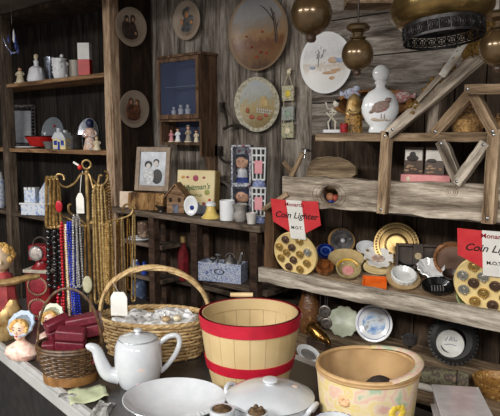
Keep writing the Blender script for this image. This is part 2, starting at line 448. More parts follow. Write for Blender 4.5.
def truss(name, p, q, wpx, Y, m=W_TAN, t=.03):
    a = SY(p[0], p[1], Y); b = SY(q[0], q[1], Y)
    o = board(name, a, b, wpx*mp((a+b)/2), t, m, ds, n=8)
    for f in (.06, .94):
        c = a.lerp(b, f); nb = MB().ball((0, 0, 0), (.006, .003, .006), 8)
        nb.build('nail', STEEL, o).matrix_basis = o.matrix_basis.inverted() @ Matrix.Translation(c-ds.location)
    return o
truss('post', (385, 131), (380.5, 214), 10, YS-.03)
truss('post', (494, 129), (487, 224), 12.5, YS-.03)
truss('brace', (440, 141), (458, 185), 11, YS-.002, W_GREY)
truss('brace', (485, 142), (455, 184), 11, YS-.031, W_GREY)
truss('brace', (471, 91), (433, 134), 10.5, YS-.002, W_TAN)
truss('brace', (470, 91), (494, 134), 10.5, YS-.031, W_TAN)
truss('crossbar', (464, 89), (525, 89), 10, YS-.062, W_TAN)
truss('upright', (434.5, 96), (431, 133), 10.5, YS+.01, W_GREY)
truss('rafter', (386, 135), (510, 29), 13, YS-.03, W_GREY)
# tray
La = SY(258, 274, YS); Lb = SY(530, 328.5, YS)
board('tray_lip', La, Lb, .063, .025, W_LIP, ds, n=20, jit=.05)
def lipz(x): return La.z+(Lb.z-La.z)*(x-La.x)/(Lb.x-La.x)
def trz(x, Y): return lipz(x)-.003+(Y-YS-.025)*.27
tf = MB(); vs = []
for x in (La.x, Lb.x):
    for Y in (YS+.026, YW-.002):
        for dz in (-.02, 0): vs.append((x, Y, trz(x, Y)+dz))
tf.add(vs, [(0, 2, 3, 1), (4, 5, 7, 6), (0, 1, 5, 4), (2, 6, 7, 3), (1, 3, 7, 5), (0, 4, 6, 2)], T(*(-ds.location)))
tf.build('tray_floor', W_TAN, ds)
ep = SY(266, 236, YS+.03)
board('end_post', SY(268, 272, YS+.026), SY(269, 206, YS+.026), .05, .05, W_BROWN, ds)
board('stick', SY(262, 210, YS-.01), SY(287, 194, YS-.01), .02, .012, W_TAN, ds)
board('stick', SY(286, 186, YS+.1), SY(302, 153, YS+.1), .02, .012, W_TAN, ds)
board('stick', SY(283, 162, YS+.12), SY(299, 186, YS+.12), .018, .012, W_TAN, ds)
# lower shelf
YL, ZL = 1.84, .63
board('lower_shelf', (La.x, YL, ZL-.016), (.15, YL, ZL-.016), .032, YW-YL-.002, W_TAN, ds, jit=.03, n=16)
for xx in (La.x+.04, .1):
    MB().box(xx-.03, YW-.07, 0, xx+.03, YW-.002, ZB-.021, T(*(-ds.location))).build('leg', W_UMBER, ds)

# ------------------------------------------------------------------ counter
ZC = .75
cd = Vector((.991, -.134, 0)); cn = Vector((.134, .991, 0))
co = cd*(-2.75)+cn*.695
ct = thing('display_counter', 'dark topped shop counter with an aluminium front edge', 'counter', (co.x, co.y, 0), rz=math.degrees(math.atan2(-.134, .991)))
LEN, DEP = 2.45, .70
TOPM = mat('dark_counter_top', C(66, 60, 56), C(46, 42, 40), sc=9, rough=.28, lo=.3, hi=.7)
MB().box(0, .0045, ZC-.02, LEN, DEP, ZC).build('top', TOPM, ct, bevel=.002)
MB().prism([(-.002, 0), (0, 0), (0, 0)], 0, 1) if False else None
ed = MB()
ed.box(0, -.012, ZC-.012, LEN, .004, ZC+.003); ed.box(0, -.02, ZC-.05, LEN, -.004, ZC-.012); ed.box(0, -.008, ZC-.065, LEN, .004, ZC-.05)
ed.build('front_edge', mat('silver_edge', C(206, 206, 204), C(182, 182, 180), sc=6, rough=.35, metal=.25), ct, bevel=.003)
MB().box(1.32, DEP, ZC-.03, 1.64, DEP+.03, ZC+.003).build('back_edge', mat('white_strip', C(225, 222, 215), C(205, 200, 192), rough=.5), ct, bevel=.003)
MB().box(.01, .05, .0, LEN-.01, DEP-.02, ZC-.021).build('body', BLACKM, ct)
# ------------------------------------------------------------------ generic shapes
def plate_mesh(r, d=.02, foot=.55, lip=.72, th=.005):
    """profile of a plate (z up = face), face side first"""
    return [(0, .0+th), (r*foot, th), (r*lip, th+d*.35), (r*.97, d), (r, d), (r, d-.003), (r*.97, d-.006), (r*lip, d*.35-.001), (r*foot, 0), (0, 0)]
def wall_plate(label, px, py, hpx, m, Y=None, rz=0, motif=None, group='collector plates on the walls', X=None, ell=1.0, lean=3):
    c = SX(px, py, X) if X is not None else SY(px, py, YW-.022 if Y is None else Y)
    r = hpx*mp(c)/2
    o = thing('wall_plate', label, 'plate', c, rz=rz, group=group, rx=-0)
    o.rotation_euler = (R(lean), 0, R(rz))
    MB().lathe(plate_mesh(r, r*.14), 44, FRONT @ SCL(ell, 1, 1)).build('dish', m(r), o)
    if motif: motif(o, r)
    return o
def blobs(o, name, m, lst, r, y=-.004, th=.004):
    mb = MB()
    for (x, z, a, b) in lst: mb.ball((x*r, y, z*r), (a*r, th, b*r), 12)
    return mb.build(name, m, o)
def figurine(label, px, Y, z, hpx, dress, hair=HAIRB, skin=SKIN, rz=FACE, group=None, wide=1.0, hat=None, base=None, arms=True, cat='figurine', name='figurine'):
    p = put(px, Y, z); h = hpx*mp(p)
    o = thing(name, label, cat, p, rz=rz, group=group)
    zb = 0
    if base: MB().lathe([(0, 0), (.26*h*wide, 0), (.26*h*wide, .07*h), (0, .07*h)], 18).build('base', base, o); zb = .07*h
    H = h-zb; w = wide
    bd = MB().lathe([(0, zb), (.2*H*w, zb), (.21*H*w, zb+.05*H), (.16*H*w, zb+.25*H), (.125*H*w, zb+.42*H), (.14*H*w, zb+.52*H), (.155*H*w, zb+.6*H), (.12*H*w, zb+.68*H), (.05*H, zb+.71*H), (0, zb+.72*H)], 18, sy=.8)
    if arms:
        for s in (-1, 1): bd.tube(spline([(s*.13*H*w, 0, zb+.62*H), (s*.19*H*w, -.03*H, zb+.5*H), (s*.13*H*w, -.12*H, zb+.43*H), (s*.04*H, -.14*H, zb+.46*H)], 3), .035*H, 7)
    bd.build('body', dress, o)
    hd = MB().ball((0, 0, zb+.83*H), (.115*H, .115*H, .13*H), 14)
    hd.ball((0, -.112*H, zb+.82*H), (.02*H, .025*H, .025*H), 6); hd.tube([(0, 0, zb+.68*H), (0, 0, zb+.76*H)], .045*H, 8)
    hd.build('head', skin, o)
    if hair: MB().ball((0, .02*H, zb+.87*H), (.13*H, .13*H, .125*H), 12).ball((0, .06*H, zb+.8*H), (.11*H, .09*H, .12*H), 10).build('hair', hair, o)
    if hat: MB().lathe([(0, 0), (.17*H, 0), (.17*H, .015*H), (.1*H, .03*H), (.09*H, .1*H), (0, .11*H)], 16, T(0, 0, zb+.9*H)).build('hat', hat, o)
    return o
def spot(px, Y, z, hpx):
    p = put(px, Y, z); return p, mp(p)
# ------------------------------------------------------------------ wall plates
DK = C(52, 44, 38)
def beige(r): return scenic('portrait_plate', C(152, 136, 120), [(0, C(124, 108, 92)), (.5, C(144, 126, 110)), (1, C(158, 144, 128))], r, .8, 7, .6)  # beige lowered: the shading on these plates is put into their colours
def couple(o, r):
    blobs(o, 'motif', mat('motif_dark', C(70, 54, 46), C(44, 36, 32), sc=40, rough=.4), [(-.3, -.15, .3, .5), (.1, -.2, .3, .5), (-.28, .38, .16, .2), (.12, .45, .17, .2), (.32, -.35, .16, .3), (-.1, -.5, .5, .16)], r, y=-r*.06)
    blobs(o, 'motif', mat('motif_skin', C(170, 130, 100), C(150, 110, 84), rough=.4), [(-.24, .34, .09, .12), (.14, .4, .09, .12), (.32, -.3, .08, .1)], r, y=-r*.075)
def couple2(o, r):
    blobs(o, 'motif', mat('motif_warm', C(120, 74, 50), C(62, 44, 36), sc=40, rough=.4), [(-.22, -.1, .3, .5), (.22, -.12, .26, .45), (-.2, .4, .18, .2), (.22, .35, .16, .18), (0, -.45, .5, .18)], r, y=-r*.06)
    blobs(o, 'motif', mat('motif_skin', C(170, 130, 100)), [(-.18, .36, .1, .13), (.2, .32, .1, .12)], r, y=-r*.075)
def girl(o, r):
    blobs(o, 'motif', mat('motif_grey', C(96, 94, 92), C(58, 60, 64), sc=50, rough=.4), [(0, -.2, .4, .4), (.25, .05, .25, .2), (-.1, .4, .26, .26), (-.25, -.4, .25, .2), (.1, .62, .2, .12)], r, y=-r*.06)
    blobs(o, 'motif', mat('motif_orange', C(186, 130, 84), C(150, 96, 60)), [(-.02, .3, .13, .2), (-.4, -.05, .1, .16), (.3, -.12, .12, .1)], r, y=-r*.075)
    text('1971', r*.26, mat('motif_ink', C(70, 58, 50)), o, (.1*r, -.09*r, -.74*r), name='year')
PX_ = cx+.018
wall_plate('beige portrait plate high on the cabinet side, dark couple standing', 130, 27, 38, beige, X=PX_, rz=90, motif=couple)
wall_plate('beige portrait plate low on the cabinet side, just above the framed photograph', 133, 109, 37, beige, X=PX_, rz=90, motif=couple2)
wall_plate('small beige plate with grey figure and orange face above the wall curio cabinet', 188, 20.5, 38, beige, motif=girl, ell=1.04)
def autumn(r): return scenic('autumn_plate', C(128, 106, 82), [(0, C(76, 58, 46)), (.22, C(122, 90, 62)), (.36, C(108, 72, 52)), (.5, C(146, 114, 80)), (.6, C(130, 116, 102)), (.72, C(132, 130, 128)), (1, C(112, 111, 112))], r, .955, 9, .5)
def tree(o, r):
    mb = MB(); y = -.07*r
    for pts, q in (([(.62, y, -.3), (.58, y, .1), (.5, y, .5), (.3, y, .9)], .035), ([(.58, y, .2), (.3, y, .55), (.1, y, .7)], .018), ([(.55, y, .4), (.72, y, .6)], .018), ([(.4, y, .68), (.1, y, .88)], .014), ([(.6, y, .05), (.8, y, .35)], .014)):
        mb.tube(spline([(a*r, b, c*r) for a, b, c in pts], 4), q*r, 6, flat=.4)
    mb.build('motif', mat('motif_tree', C(72, 52, 40), C(50, 36, 28)), o)
    blobs(o, 'motif', mat('motif_red', C(166, 58, 40), C(132, 48, 34)), [(.12, .02, .03, .03), (-.28, -.35, .04, .03), (.05, -.5, .05, .03), (-.1, -.62, .06, .03), (.25, -.55, .05, .03), (-.45, -.05, .03, .025)], r, y=-.06*r)
wall_plate('largest wall plate with brown autumn fields under a grey sky and bare tree', 260, 33, 74, autumn, motif=tree, ell=1.06)
def cottage(r): return scenic('cottage_plate', C(196, 186, 166), [(0, C(120, 104, 70)), (.3, C(150, 132, 92)), (.45, C(172, 150, 104)), (.6, C(160, 160, 146)), (.8, C(176, 178, 176)), (1, C(170, 178, 184))], r, .86, 14, .8, rim2=C(150, 146, 124))
def cott(o, r):
    y = -.07*r
    MB().prism([(.12*r, -.08*r), (.5*r, -.08*r), (.5*r, .12*r), (.4*r, .28*r), (.22*r, .28*r), (.12*r, .12*r)], y, y+.006).build('motif', mat('motif_house', C(190, 166, 116), C(160, 132, 88)), o)
    fc = MB()
    for i in range(8): fc.tube([((.0+.1*i)*r, y, (-.3-.015*i)*r), ((.0+.1*i)*r, y, (-.1-.015*i)*r)], .016*r, 5)
    for q in (-.26, -.16): fc.tube([(-.05*r, y, q*r), (.75*r, y, (q-.11)*r)], .014*r, 5)
    fc.build('fence', mat('motif_fence', C(206, 202, 192)), o)
    blobs(o, 'motif', mat('motif_rose', C(176, 80, 70), C(140, 96, 60), sc=60), [(-.3, -.45, .12, .08), (.1, -.5, .14, .08), (.4, -.4, .1, .08), (-.5, -.2, .08, .1)], r, y=y)
wall_plate('pale plate with yellow cottage and rose garden hanging below the largest plate', 258.5, 104.5, 54, cottage, motif=cott, ell=1.1)
def snow(r): return scenic('snow_plate', C(232, 232, 230), [(0, C(225, 224, 222)), (.35, C(222, 218, 212)), (.45, C(196, 180, 164)), (.52, C(220, 218, 216)), (.66, C(206, 206, 206)), (.8, C(226, 226, 226)), (1, C(230, 230, 230))], r, .92, 14, .5)
def snowm(o, r):
    rnd = random.Random(3); mb = MB(); y = -.05*r
    for i in range(26):
        a = (-.55+rnd.random()*.5, .15+rnd.random()*.5); mb.tube([(a[0]*r, y, a[1]*r), ((a[0]+rnd.uniform(-.16, .16))*r, y, (a[1]+rnd.uniform(.05, .16))*r)], .012*r, 5, flat=.4)
    mb.tube([(-.35*r, y, -.1*r), (-.3*r, y, .4*r)], .02*r, 5, flat=.4)
    mb.build('motif', mat('motif_pencil', C(140, 138, 136)), o)
    blobs(o, 'motif', mat('motif_bluegrey', C(146, 160, 184), C(170, 180, 196)), [(.55, .05, .2, .08), (.35, .1, .1, .05), (-.6, -.12, .14, .06)], r, y=y)
    blobs(o, 'motif', mat('motif_apricot', C(206, 176, 146), C(190, 150, 116)), [(.1, -.32, .3, .05), (.35, -.25, .2, .05), (.2, -.5, .12, .06), (.25, .08, .2, .1)], r, y=y)
wall_plate('large white plate with pale grey winter tree on the horizontal boards', 327.5, 63, 60, snow, motif=snowm, ell=1.03)

# ------------------------------------------------------------------ things on the left cabinet
z1, z2, z3 = ZS
YF = 2.08
figurine('small cream seated figurine at the left end of the top cabinet shelf', 20.5, YF, z1, 17, CREAM, HAIRB, wide=1.35, base=CREAM)
p, s = spot(37, YF, z1, 0)
o = thing('porcelain_figurine', 'white ruffled porcelain lady figurine beside the small cream figurine', 'figurine', p, rz=FACE)
rnd = random.Random(1); mb = MB()
mb.lathe([(0, 0), (8.5*s, 0), (9*s, 1.5*s), (8*s, 6*s), (6.5*s, 13*s), (4*s, 15*s), (0, 16*s)], 22, rip=lambda a, z: .1*math.sin(9*a+z*300))
for i in range(30):
    a = rnd.random()*6.28; zz = rnd.uniform(2, 13)*s; mb.ball((math.cos(a)*7.5*s*(1-zz/(30*s)), math.sin(a)*7*s*(1-zz/(30*s)), zz), 1.4*s, 7)
mb.build('skirt', WHITEM, o)
MB().lathe([(0, 13*s), (3*s, 14*s), (2.2*s, 17*s), (2.8*s, 20*s), (1*s, 22*s), (0, 22*s)], 14).build('torso', WHITEM, o)
MB().ball((0, 0, 24*s), (2.2*s, 2.2*s, 2.6*s), 12).ball((0, .5*s, 25.3*s), (2.5*s, 2.4*s, 2*s), 10).build('head', CREAM, o)
p, s = spot(50.5, YF+.11, z1, 0)
o = thing('glass_vase', 'clear fluted glass vase between two white porcelain pieces', 'vase', p)
MB().lathe([(0, 0), (5*s, 0), (5.3*s, 2*s), (5.6*s, 25*s), (5.1*s, 25*s), (4.8*s, 2*s), (0, 2*s)], 24, rip=lambda a, z: .09*math.sin(12*a)).build('body', mat('silvery_glass', C(180, 184, 196), C(120, 126, 142), sc=40, rough=.1, metal=.6), o)
p, s = spot(60.5, YF, z1, 0)
o = thing('flower_vase', 'white porcelain vase with raised blossoms beside the clear glass vase', 'vase', p, rz=FACE)
mb = MB().lathe([(0, 0), (6*s, 0), (7*s, 4*s), (7.2*s, 12*s), (5.5*s, 17*s), (6.5*s, 20*s), (5.5*s, 20*s), (4.5*s, 16*s), (0, 15*s)], 22, rip=lambda a, z: .05*math.sin(7*a))
mb.build('body', WHITEM, o)
mb = MB()
for i in range(26):
    a = rnd.random()*6.28; zz = rnd.uniform(3, 20)*s; mb.ball((math.cos(a)*6.6*s, math.sin(a)*6.6*s, zz), rnd.uniform(1, 1.9)*s, 7)
mb.ball((2*s, 0, 22.5*s), 2*s, 8); mb.build('blossom', WHITEM, o)
p, s = spot(75, YF+.09, z1, 0)
o = tag(MB().lathe([(0, 0), (5*s, 0), (5.6*s, 3*s), (5.6*s, 16*s), (5.2*s, 17.5*s), (5.6*s, 19*s), (5.1*s, 19*s), (4.8*s, 3*s), (0, 2*s)], 24, rip=lambda a, z: .02*math.sin(z*700)).build('ribbed_cup', mat('cream_cup', C(200, 192, 180), C(184, 176, 162), rough=.4), loc=p), 'grey cream ribbed cup behind the white and red box', 'cup')
p, s = spot(85.5, YF-.02, z1, 0)
o = thing('carton', 'upright narrow box, white above and red below, beside the cabinet post', 'box', p, rz=FACE-6)
MB().box(-6*s, -4*s, 0, 6*s, 4*s, 15.5*s).build('lower_half', RED, o, bevel=.001)
MB().box(-6*s, -4*s, 15.5*s, 6*s, 4*s, 31.5*s).build('upper_half', mat('white_card', C(226, 224, 220), C(212, 210, 206), rough=.6), o, bevel=.001)
# hanging blue glass ornament
p = SD(11, 8, 3.55); s = mp(p)
o = thing('hanging_glass_ornament', 'hanging blue glass ornament with small droplets beside the left cabinet post', 'ornament', (p.x, p.y, p.z), rz=FACE)
BG = mat('blue_glass_drop', C(70, 84, 150), C(38, 44, 90), sc=60, rough=.06, coat=.6)
MB().tube([(0, 0, (2.3195-p.z)), (0, 0, -16*s)], .0012, 5).build('wire', STEEL, o)
for (x, z, h) in ((1.5, -27, 14), (-4, -30, 9), (5, -40, 11), (-2, -44, 5), (3, -33, 16)):
    MB().lathe([(0, h*.5*s), (.9*s, h*.2*s), (1.3*s, -h*.25*s), (.7*s, -h*.45*s), (0, -h*.5*s)], 8, T(x*s, 0, z*s)).build('droplet', BG if x != 1.5 else WHITEM, o)
MB().tube(spline([(-9*s, 0, -30*s), (-6*s, 0, -38*s), (0, -s, -44*s), (5*s, 0, -42*s)], 5), .6*s, 6).build('hoop', mat('pale_blue_glass', C(150, 160, 190), C(100, 110, 150), rough=.1), o)
# middle shelf
p, s = spot(24, YF+.1, z2, 0); s *= 1.12
o = thing('filigree_frame', 'silver filigree picture frame with grey panel on the middle cabinet shelf', 'picture frame', p, rz=52); o.rotation_euler.x = R(-8)
MB().box(-9*s, 0, 1*s, 8*s, .006, 32*s).build('panel', mat('grey_panel', C(158, 160, 168), C(142, 144, 152), rough=.3), o)
mb = MB(); rnd = random.Random(5)
for i in range(46):
    t = i/46*4; k = int(t); f = t-k
    x, z = [(-10+20*f, 0), (10, 34*f), (10-20*f, 34), (-10, 34-34*f)][k]
    mb.torus((0, 0, 0), 1.7*s, .55*s, 9, 5, T(x*s, -.004, (z+.9)*s+.004) @ RX(90) @ RZ(rnd.random()*90))
mb.build('filigree_border', mat('dark_silver', C(120, 116, 116), C(60, 56, 58), sc=80, rough=.35, metal=.8), o)
p, s = spot(31, YF+.03, z2, 0)
o = tag(MB().lathe(plate_mesh(15*s, .012), 30).build('oval_plate', CHINA, loc=p), 'white plate lying flat under the red enamel bowl', 'plate')
p2, s = spot(42, YF+.015, z2+.0145, 0)
o = thing('enamel_bowl', 'red enamel bowl with dark rim on the middle cabinet shelf', 'bowl', p2)
MB().lathe([(0, 0), (10*s, 0), (12*s, 2*s), (16*s, 10*s), (15.4*s, 10*s), (11.5*s, 2.6*s), (0, 1*s)], 32).build('body', RED, o)
MB().torus((0, 0, 10*s), 15.8*s, .55*s, 32, 6).build('rim', BLACK, o)
p, s = spot(50, YF-.048, z2, 0)
tag(MB().lathe([(0, 0), (4*s, 0), (4.5*s, 1*s), (7*s, 7.5*s), (6.5*s, 7.5*s), (4*s, 1.6*s), (0, 1.4*s)], 24, rip=lambda a, z: .04*math.sin(10*a)).build('glass_dish', mat('smoky_glass', C(120, 118, 116), C(88, 86, 86), rough=.08, coat=.5), loc=p), 'small smoky glass dish in front of the red enamel bowl', 'dish')
p, s = spot(58.5, YF+.19, z2, 0)
o = thing('glass_platter', 'clear round glass platter standing upright behind the ceramic cottage', 'platter', (p.x, p.y-.03, p.z+.003), rz=20); o.rotation_euler.x = R(-8)
MB().lathe(plate_mesh(13.5*s, .014), 36, T(0, 0, 13.5*s) @ FRONT @ SCL(1, 1.13, 1) @ T(0, 0, 0)).build('dish', haze('platter_glass', C(150, 158, 166), .4), o)
MB().ball((1.5*s, -.012, 20*s), 1.2*s, 8).build('knob', RED, o)
def cottage3d(name, label, px, Y, z, w, h, wall, roof, trim, rz=FACE-20):
    p, s = spot(px, Y, z, 0); o = thing(name, label, 'ornament', p, rz=rz)
    a = w*s/2; d = a*.8
    MB().prism([(-a, 0), (a, 0), (a, .55*h*s), (0, .55*h*s+a*.0+.01*s), (-a, .55*h*s)], -d, d).build('wall', wall, o, bevel=.001)
    mb = MB().prism([(-a*1.12, .5*h*s), (a*1.12, .5*h*s), (a*.55, .8*h*s), (-a*.55, .8*h*s)], -d*1.15, d*1.15); mb.build('roof', roof, o, bevel=.001)
    MB().box(-a*.75, -d*.3, .7*h*s, -a*.35, d*.3, h*s).build('chimney', roof, o, bevel=.001)
    MB().box(a*.3, -d*.3, .7*h*s, a*.65, d*.3, h*.9*s).build('chimney', roof, o, bevel=.001)
    for x in (-.55, .55): MB().box((x-.22)*a, -d-.003, .2*h*s, (x+.22)*a, -d+.002, .42*h*s).build('window', trim, o)
    MB().box(-.16*a, -d-.003, 0, .16*a, -d+.002, .36*h*s).build('door', trim, o)
    return o
cottage3d('ceramic_cottage', 'ceramic cottage with white roof, yellow walls and blue windows on middle shelf', 63, YF-.03, z2, 15, 21, mat('cottage_wall', C(232, 210, 150), C(150, 170, 210), sc=60, lo=.42, hi=.5), WHITE, BLUE)
p, s = spot(76, YF+.06, z2, 0)
tag(MB().lathe([(0, 0), (6*s, 0), (7*s, 3*s), (7.2*s, 13*s), (8*s, 14*s), (7.2*s, 14.5*s), (6.5*s, 13*s), (6.3*s, 2*s), (0, 1*s)], 24).build('dark_pot', mat('pewter', C(84, 80, 76), C(58, 54, 52), rough=.35, metal=.4), loc=p), 'dark pewter pot on the middle cabinet shelf beside the ceramic cottage', 'pot')
p, s = spot(91, YF+.17, z2, 0)
o = thing('oval_tray', 'oval silver tray standing upright behind the blue topped figurine', 'tray', (p.x, p.y-.02, p.z+.003), rz=20); o.rotation_euler.x = R(-8)
MB().lathe(plate_mesh(12.5*s, .014), 36, T(0, 0, 15.5*s) @ FRONT @ SCL(1, 1.22, 1)).build('dish', mat('silver_tray', C(170, 172, 178), C(120, 122, 130), sc=20, rough=.2, metal=.85), o)
o = figurine('figurine with navy head scarf and flowered body before the oval silver tray', 90.5, YF-.02, z2, 31, blotch('flowered', [C(226, 206, 176), C(196, 120, 90), C(232, 224, 210), C(60, 70, 130)], 90, .4), NAVY, NAVY, wide=1.1)
figurine('cream crouching figurine next to the cabinet post on the middle shelf', 97, YF-.035, z2, 14, CREAM, mat('tan_hair', C(190, 160, 120)), CREAM, wide=1.4)
# lowest shelf: white and blue porcelain stack
p, s = spot(40, YF, z3, 0); s *= 1.1
PB = blotch('white_blue_porcelain', [C(228, 232, 240), C(222, 228, 238), C(140, 165, 215)], 45, .25)
o = thing('porcelain_inkstand', 'white and pale blue porcelain box base on the lowest cabinet shelf', 'box', p, rz=30)
MB().box(-14*s, -8*s, 0, 14*s, 8*s, 10*s).build('body', PB, o, bevel=.003)
MB().box(-15*s, -9*s, 9.5*s, 15*s, 9*s, 11*s).build('rim', CHINA, o, bevel=.002)
q = p+Vector((0, 0, 11*s))
def castle(label, dx, n, top):
    o = thing('porcelain_ornament', label, 'ornament', q+Vector((dx*s*.87, dx*s*.4, 0)), rz=30)
    if top:
        MB().lathe([(0, 0), (6*s, 0), (6.5*s, 2*s), (6*s, 10*s), (3.5*s, 14*s), (1*s, 18*s), (0, 19*s)], 8, rip=lambda a, z: .12*math.sin(4*a)).build('body', PB, o, smooth=20)
    else:
        MB().box(-5.5*s, -4*s, 0, 5.5*s, 4*s, 11*s).build('body', PB, o, bevel=.002)
        for x in (-4, 0, 4): MB().box((x-1.4)*s, -4.2*s, 11*s, (x+1.4)*s, 4.2*s, 13.5*s).build('merlon', CHINA, o, bevel=.001)
castle('square white porcelain turret on the left of the pale blue box base', -8, 3, False)
castle('pointed white porcelain piece on the right of the pale blue box base', 7.5, 3, True)
p, s = spot(-1.5, YF, z3+.0, 0)
o = thing('porcelain_jar', 'tall white and blue porcelain jar left of the leftmost cabinet post', 'jar', p)
MB().lathe([(0, 0), (6*s, 0), (7*s, 3*s), (7*s, 26*s), (5.5*s, 30*s), (5*s, 30*s), (0, 29*s)], 24).build('body', PB, o)
MB().lathe([(0, 30*s), (6*s, 30*s), (5*s, 35*s), (1*s, 37*s), (1.4*s, 39*s), (0, 40*s)], 20).build('lid', CHINA, o)

# ------------------------------------------------------------------ wall curio cabinet
pa = SY(158.5, 55, YW-.12); pb = SY(201.5, 148, YW-.12)
X0, X1, Z0, Z1 = pa.x, pb.x, SY(178, 145, YW-.12).z, SY(178, 57, YW-.12).z
WC = wood('curio_wood', C(128, 100, 76), C(96, 72, 54), C(56, 40, 30), axis=2, scale=1.3, rough=.6)
o = thing('curio_cabinet', 'small wooden wall curio cabinet with glass door over an open shelf', 'cabinet', ((X0+X1)/2, YW-.001, Z0))
W2 = (X1-X0)/2; H = Z1-Z0; D = .119; t = .014; zs = H*.27
f = MB()
f.box(-W2, -D, 0, -W2+t, 0, H); f.build('side', WC, o)
MB().box(W2-t, -D, -.06, W2, 0, H).build('side', WC, o)
MB().box(-W2-.008, -D-.008, H, W2+.008, 0, H+t).build('top', WC, o, bevel=.002)
MB().box(-W2+t, -D, 0, W2-t, 0, t).build('shelf', WC, o); MB().box(-W2+t, -D+.001, zs, W2-t, 0, zs+t).build('shelf', WC, o)
MB().box(-W2+t, -.008, 0, W2-t, 0, H).build('back_panel', mat('curio_back', C(60, 66, 92), C(44, 50, 72), sc=6, rough=.8), o)
MB().prism([(0, 0), (.0, -.16), (-.03, -.18), (-.06, -.15), (-.09, -.06), (-.1, 0)], -.02, 0, T(W2, 0, 0) @ RZ(90) @ T(0, 0, 0) if False else T(W2, 0, 0)).build('bracket', WC, o)
dr = MB(); a = .024
dr.box(-W2+.003, -D-.016, zs+t, -W2+a, -D-.001, H-.004); dr.box(W2-a, -D-.016, zs+t, W2-.003, -D-.001, H-.004)
dr.box(-W2+a, -D-.016, zs+t, W2-a, -D-.001, zs+t+a); dr.box(-W2+a, -D-.016, H-a, W2-a, -D-.001, H-.004)
d = dr.build('door', WC, o)
MB().box(-W2+a, -D-.01, zs+t+a, W2-a, -D-.007, H-a).build('glass_pane', haze('pane', C(96, 106, 136), .22), d)  # blue-grey haze: the reflection on the door glass is put into its colour
MB().box(-W2+t, -D+.004, zs+t+.001, -W2+t+.003, -.009, H-.002).build('lining', mat('curio_back', C(84, 92, 128)), o)  # blue inner side added so the reflecting door reads evenly blue
MB().box(-W2+t+.003, -D*.75, zs+H*.4, W2-t, -.009, zs+H*.4+.004).build('glass_shelf', haze('shelf_glass', C(170, 180, 200), .5), o)
MB().ball((W2-a*.5, -D-.022, zs+H*.36), .007, 10).build('knob', BRASS, d)
MB().box(-W2+.004, -D-.018, H-.08, -W2+.01, -D-.012, H-.05).build('hinge', STEEL, d)
cz = Z0
def cur(px, z, hpx, label, dress, **k): return figurine(label, px, YW-.06, z+.001, hpx, dress, rz=25, **k)
cur(171.5, cz+t, 13, 'leftmost figurine with pink dress on the open curio shelf', PINK, base=CREAM)
cur(178, cz+t, 14.5, 'white dressed figurine second from left on the open curio shelf', WHITEM, base=CREAM)
cur(188.5, cz+t, 17, 'grey dressed figurine with hat on the open curio shelf', mat('grey_coat', C(128, 132, 140), C(170, 150, 120)), hat=GREYC, base=CREAM)
cur(196.5, cz+t, 13, 'small pale figurine at the right end of the open curio shelf', CREAM)
for i, (px, h, lab) in enumerate(((174, 13, 'left small white bust behind the blue reflection on the curio glass'), (181, 15, 'middle small white bust behind the blue reflection on the curio glass'), (188, 15, 'right small white bust behind the blue reflection on the curio glass'))):
    cur(px, cz+zs+t, h, lab, WHITEM, hair=None, skin=WHITEM, arms=False, wide=1.3)
# plaque set hanging on a rope
p = SY(289.5, 70, YW-.012); s = mp(p)
o = thing('hanging_plaques', 'three ceramic cottage plaques hanging in a row on rope', 'wall hanging', p)
ROPE = mat('pale_rope', C(196, 184, 158), C(160, 146, 118), sc=200, rough=.9)
MB().ball((0, -.006, -2*s), (2.6*s, .008, 3*s), 10).ball((2*s, -.008, 0), (1.6*s, .006, 1.6*s), 8).build('bow', CREAM, o)
for sx in (-1, 1): MB().tube([(0, -.008, -2*s), (sx*5.5*s, -.01, -17*s), (sx*5.5*s, -.008, -62*s)], .6*s, 6).build('rope', ROPE, o)
for i, (zc, cols) in enumerate(((-23, [C(90, 86, 70), C(200, 190, 160), C(120, 130, 96)]), (-43, [C(80, 90, 84), C(170, 176, 168), C(110, 100, 80)]), (-60, [C(86, 98, 78), C(190, 184, 150), C(120, 116, 90)]))):
    h = 15 if i != 1 else 14
    MB().box(-7.5*s, -.014, (zc-h/2)*s, 7.5*s, -.002, (zc+h/2)*s).build('plaque', blotch('plaque_%s' % 'abc'[i], cols, 70, .5), o, bevel=.002)
    MB().ball((.5*s, -.015, (zc-.5)*s), (3.4*s, .004, 3.6*s), 12).build('motif', [mat('yellow_flower', C(226, 200, 70)), mat('mint', C(150, 170, 150)), CREAM][i], o)
# iron antler hooks
def hook(label, pts, r):
    p = SY(pts[0][0], pts[0][1], YW-.02); o = thing('iron_hook', label, 'hook', p)
    W = [SY(a, b, YW-.02-c)-p for a, b, c in pts]
    MB().tube(spline(W, 5), r, 8).build('shank', IRON, o); MB().box(-.012, .0, -.03, .012, .018, .02).build('plate', IRON, o)
    return o
o = hook('upper curved iron hook on the wall boards left of the cottage plate', [(221, 106, .0), (226, 116, .02), (227, 126, .03), (223, 129, .05)], .007)
W = [SY(a, b, YW-.045)-o.location for a, b in ((224, 129), (232, 125.5), (241, 126), (250, 132))]
MB().tube(spline(W, 5), [.007]*11+[.006]*5, 8).build('prong', IRON, o)
hook('lower curved iron hook on the wall boards left of the boxed dolls', [(219, 150, 0), (220, 157, .03), (225, 162, .05), (232, 162, .06), (237, 158, .06)], .007)
